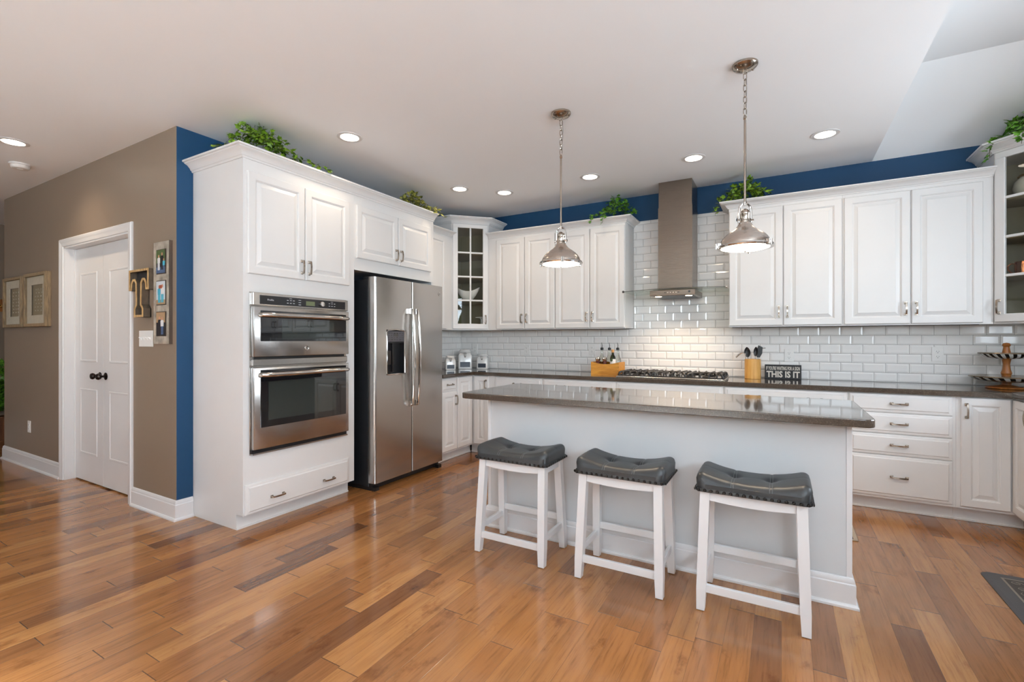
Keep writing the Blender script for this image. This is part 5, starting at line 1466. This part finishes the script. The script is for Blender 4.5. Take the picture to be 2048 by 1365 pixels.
m = MB(); m.lathe([(0, 0), (.05, 0), (.048, .008), (.015, .03), (.013, .11), (.03, .125), (.075, .130), (.076, .137), (0, .135)], 28); m.build('dish', M['white_ceramic'], t)
t = thing('copper_mug', 'hammered copper mug behind glass in the right corner cabinet', 'mug', (1.507, 4.76, 1.7255), .0)
m = MB(); m.lathe([(0, 0), (.040, 0), (.044, .005), (.046, .05), (.044, .098), (.045, .1), (.042, .1), (.041, .01), (0, .008)], 28); m.build('cup', M['copper'], t)
m = MB(); m.tube([(-.043, 0, .085), (-.065, 0, .088), (-.082, 0, .070), (-.080, 0, .045), (-.064, 0, .022), (-.044, 0, .016)], .0048, 8); m.build('handle', M['copper'], t)
t = thing('glass_globe', 'round pearly globe jar on the top shelf of the right corner cabinet', 'jar', (1.535, 4.75, 2.2715), 0)
m = MB(); m.lathe([(0, 0), (.035, 0), (.040, .004), (.072, .03), (.088, .075), (.080, .12), (.055, .15), (.050, .155), (0, .155)], 32); m.build('globe', M['shell'], t)
m = MB(); m.lathe([(0, .1555), (.060, .1555), (.062, .16), (.055, .172), (.02, .178), (0, .178)], 28); m.build('lid', M['gold'], t)

# ---------------------------------------------------------------- floor mats
MX0, MX1, MY0, MY1 = .935, 1.385, 2.50, 3.505
t = thing('kitchen_mat', 'dark grey cushioned kitchen mat with scroll border at the right', 'mat', ((MX0+MX1)/2, (MY0+MY1)/2, 0))
w, h = (MX1-MX0)/2, (MY1-MY0)/2
m = MB(); vs = []; fs = []
for (d, z) in ((0, 0), (.0, .004), (.016, .013)): vs += [(a, b_, z) for a, b_ in rrect(-w+d, w-d, -h+d, h-d, .035-d*.8, 5)]
n = 24
for i in range(2):
    for k in range(n): l = (k+1) % n; fs.append((i*n+k, i*n+l, i*n+n+l, i*n+n+k))
fs += [tuple(reversed(range(n))), tuple(range(2*n, 3*n))]
m.add(vs, fs); m.build('foam_pad', M['mat'], t)
m = MB(); m.box(-w+.075, w-.075, -h+.075, h-.075, .0131, .0136); m.build('pattern_field', M['matdark'], t, smooth=0)
m = MB()
for d, lw in ((.066, .010), (.150, .007)):
    a0, a1, c0, c1 = -w+d, w-d, -h+d, h-d
    m.box(a0, a1, c0, c0+lw, .0137, .0142); m.box(a0, a1, c1-lw, c1, .0137, .0142); m.box(a0, a0+lw, c0+lw, c1-lw, .0137, .0142); m.box(a1-lw, a1, c0+lw, c1-lw, .0137, .0142)
m.build('border_line', M['matline'], t, smooth=0)
m = MB()
def scroll(cx, cy, s, ang):
    pts = []
    for k in range(18):
        a = k/17*2.6*PI; r = s*(1-.75*k/17)
        pts.append((cx+r*math.cos(a+ang), cy+r*math.sin(a+ang)*.8, .0142))
    m.tube(pts, .0016, 4)
for k in range(13):
    y = -h+.115+k*(2*h-.23)/12
    for s in (-1, 1): scroll(s*(w-.114), y, .026, k*2.1)
for k in range(3):
    x = -.06+k*.06
    for s in (-1, 1): scroll(x, s*(h-.114), .026, k*1.7)
m.build('scroll_pattern', M['matline'], t, smooth=0)
o = MB(); o.box(-2.3, 2.3, -1.35, 1.35, 0, .012, .005); o = o.build('added_bounce_rug', M['palerug'], None, loc=(-1.9, -1.75, 0))  # unseen reflector, added to throw lamp light up at the ceiling
tag(o, 'large pale rug added out of view to bounce light onto the ceiling', 'rug')
t = thing('runner_rug', 'tan and dark striped rug behind the island by the cooktop', 'rug', (-.35, 3.87, 0))
m = MB(); m.box(-.77, .77, -.22, .22, 0, .008, .003); m.build('pile', M['rug'], t)
m = MB()
for s in (-1, 1):
    for d in (.035, .075, .115): m.box(s*(.77-d)-.010, s*(.77-d)+.010, -.212, .212, .0081, .0088)
m.build('stripe', M['rugdark'], t, smooth=0)
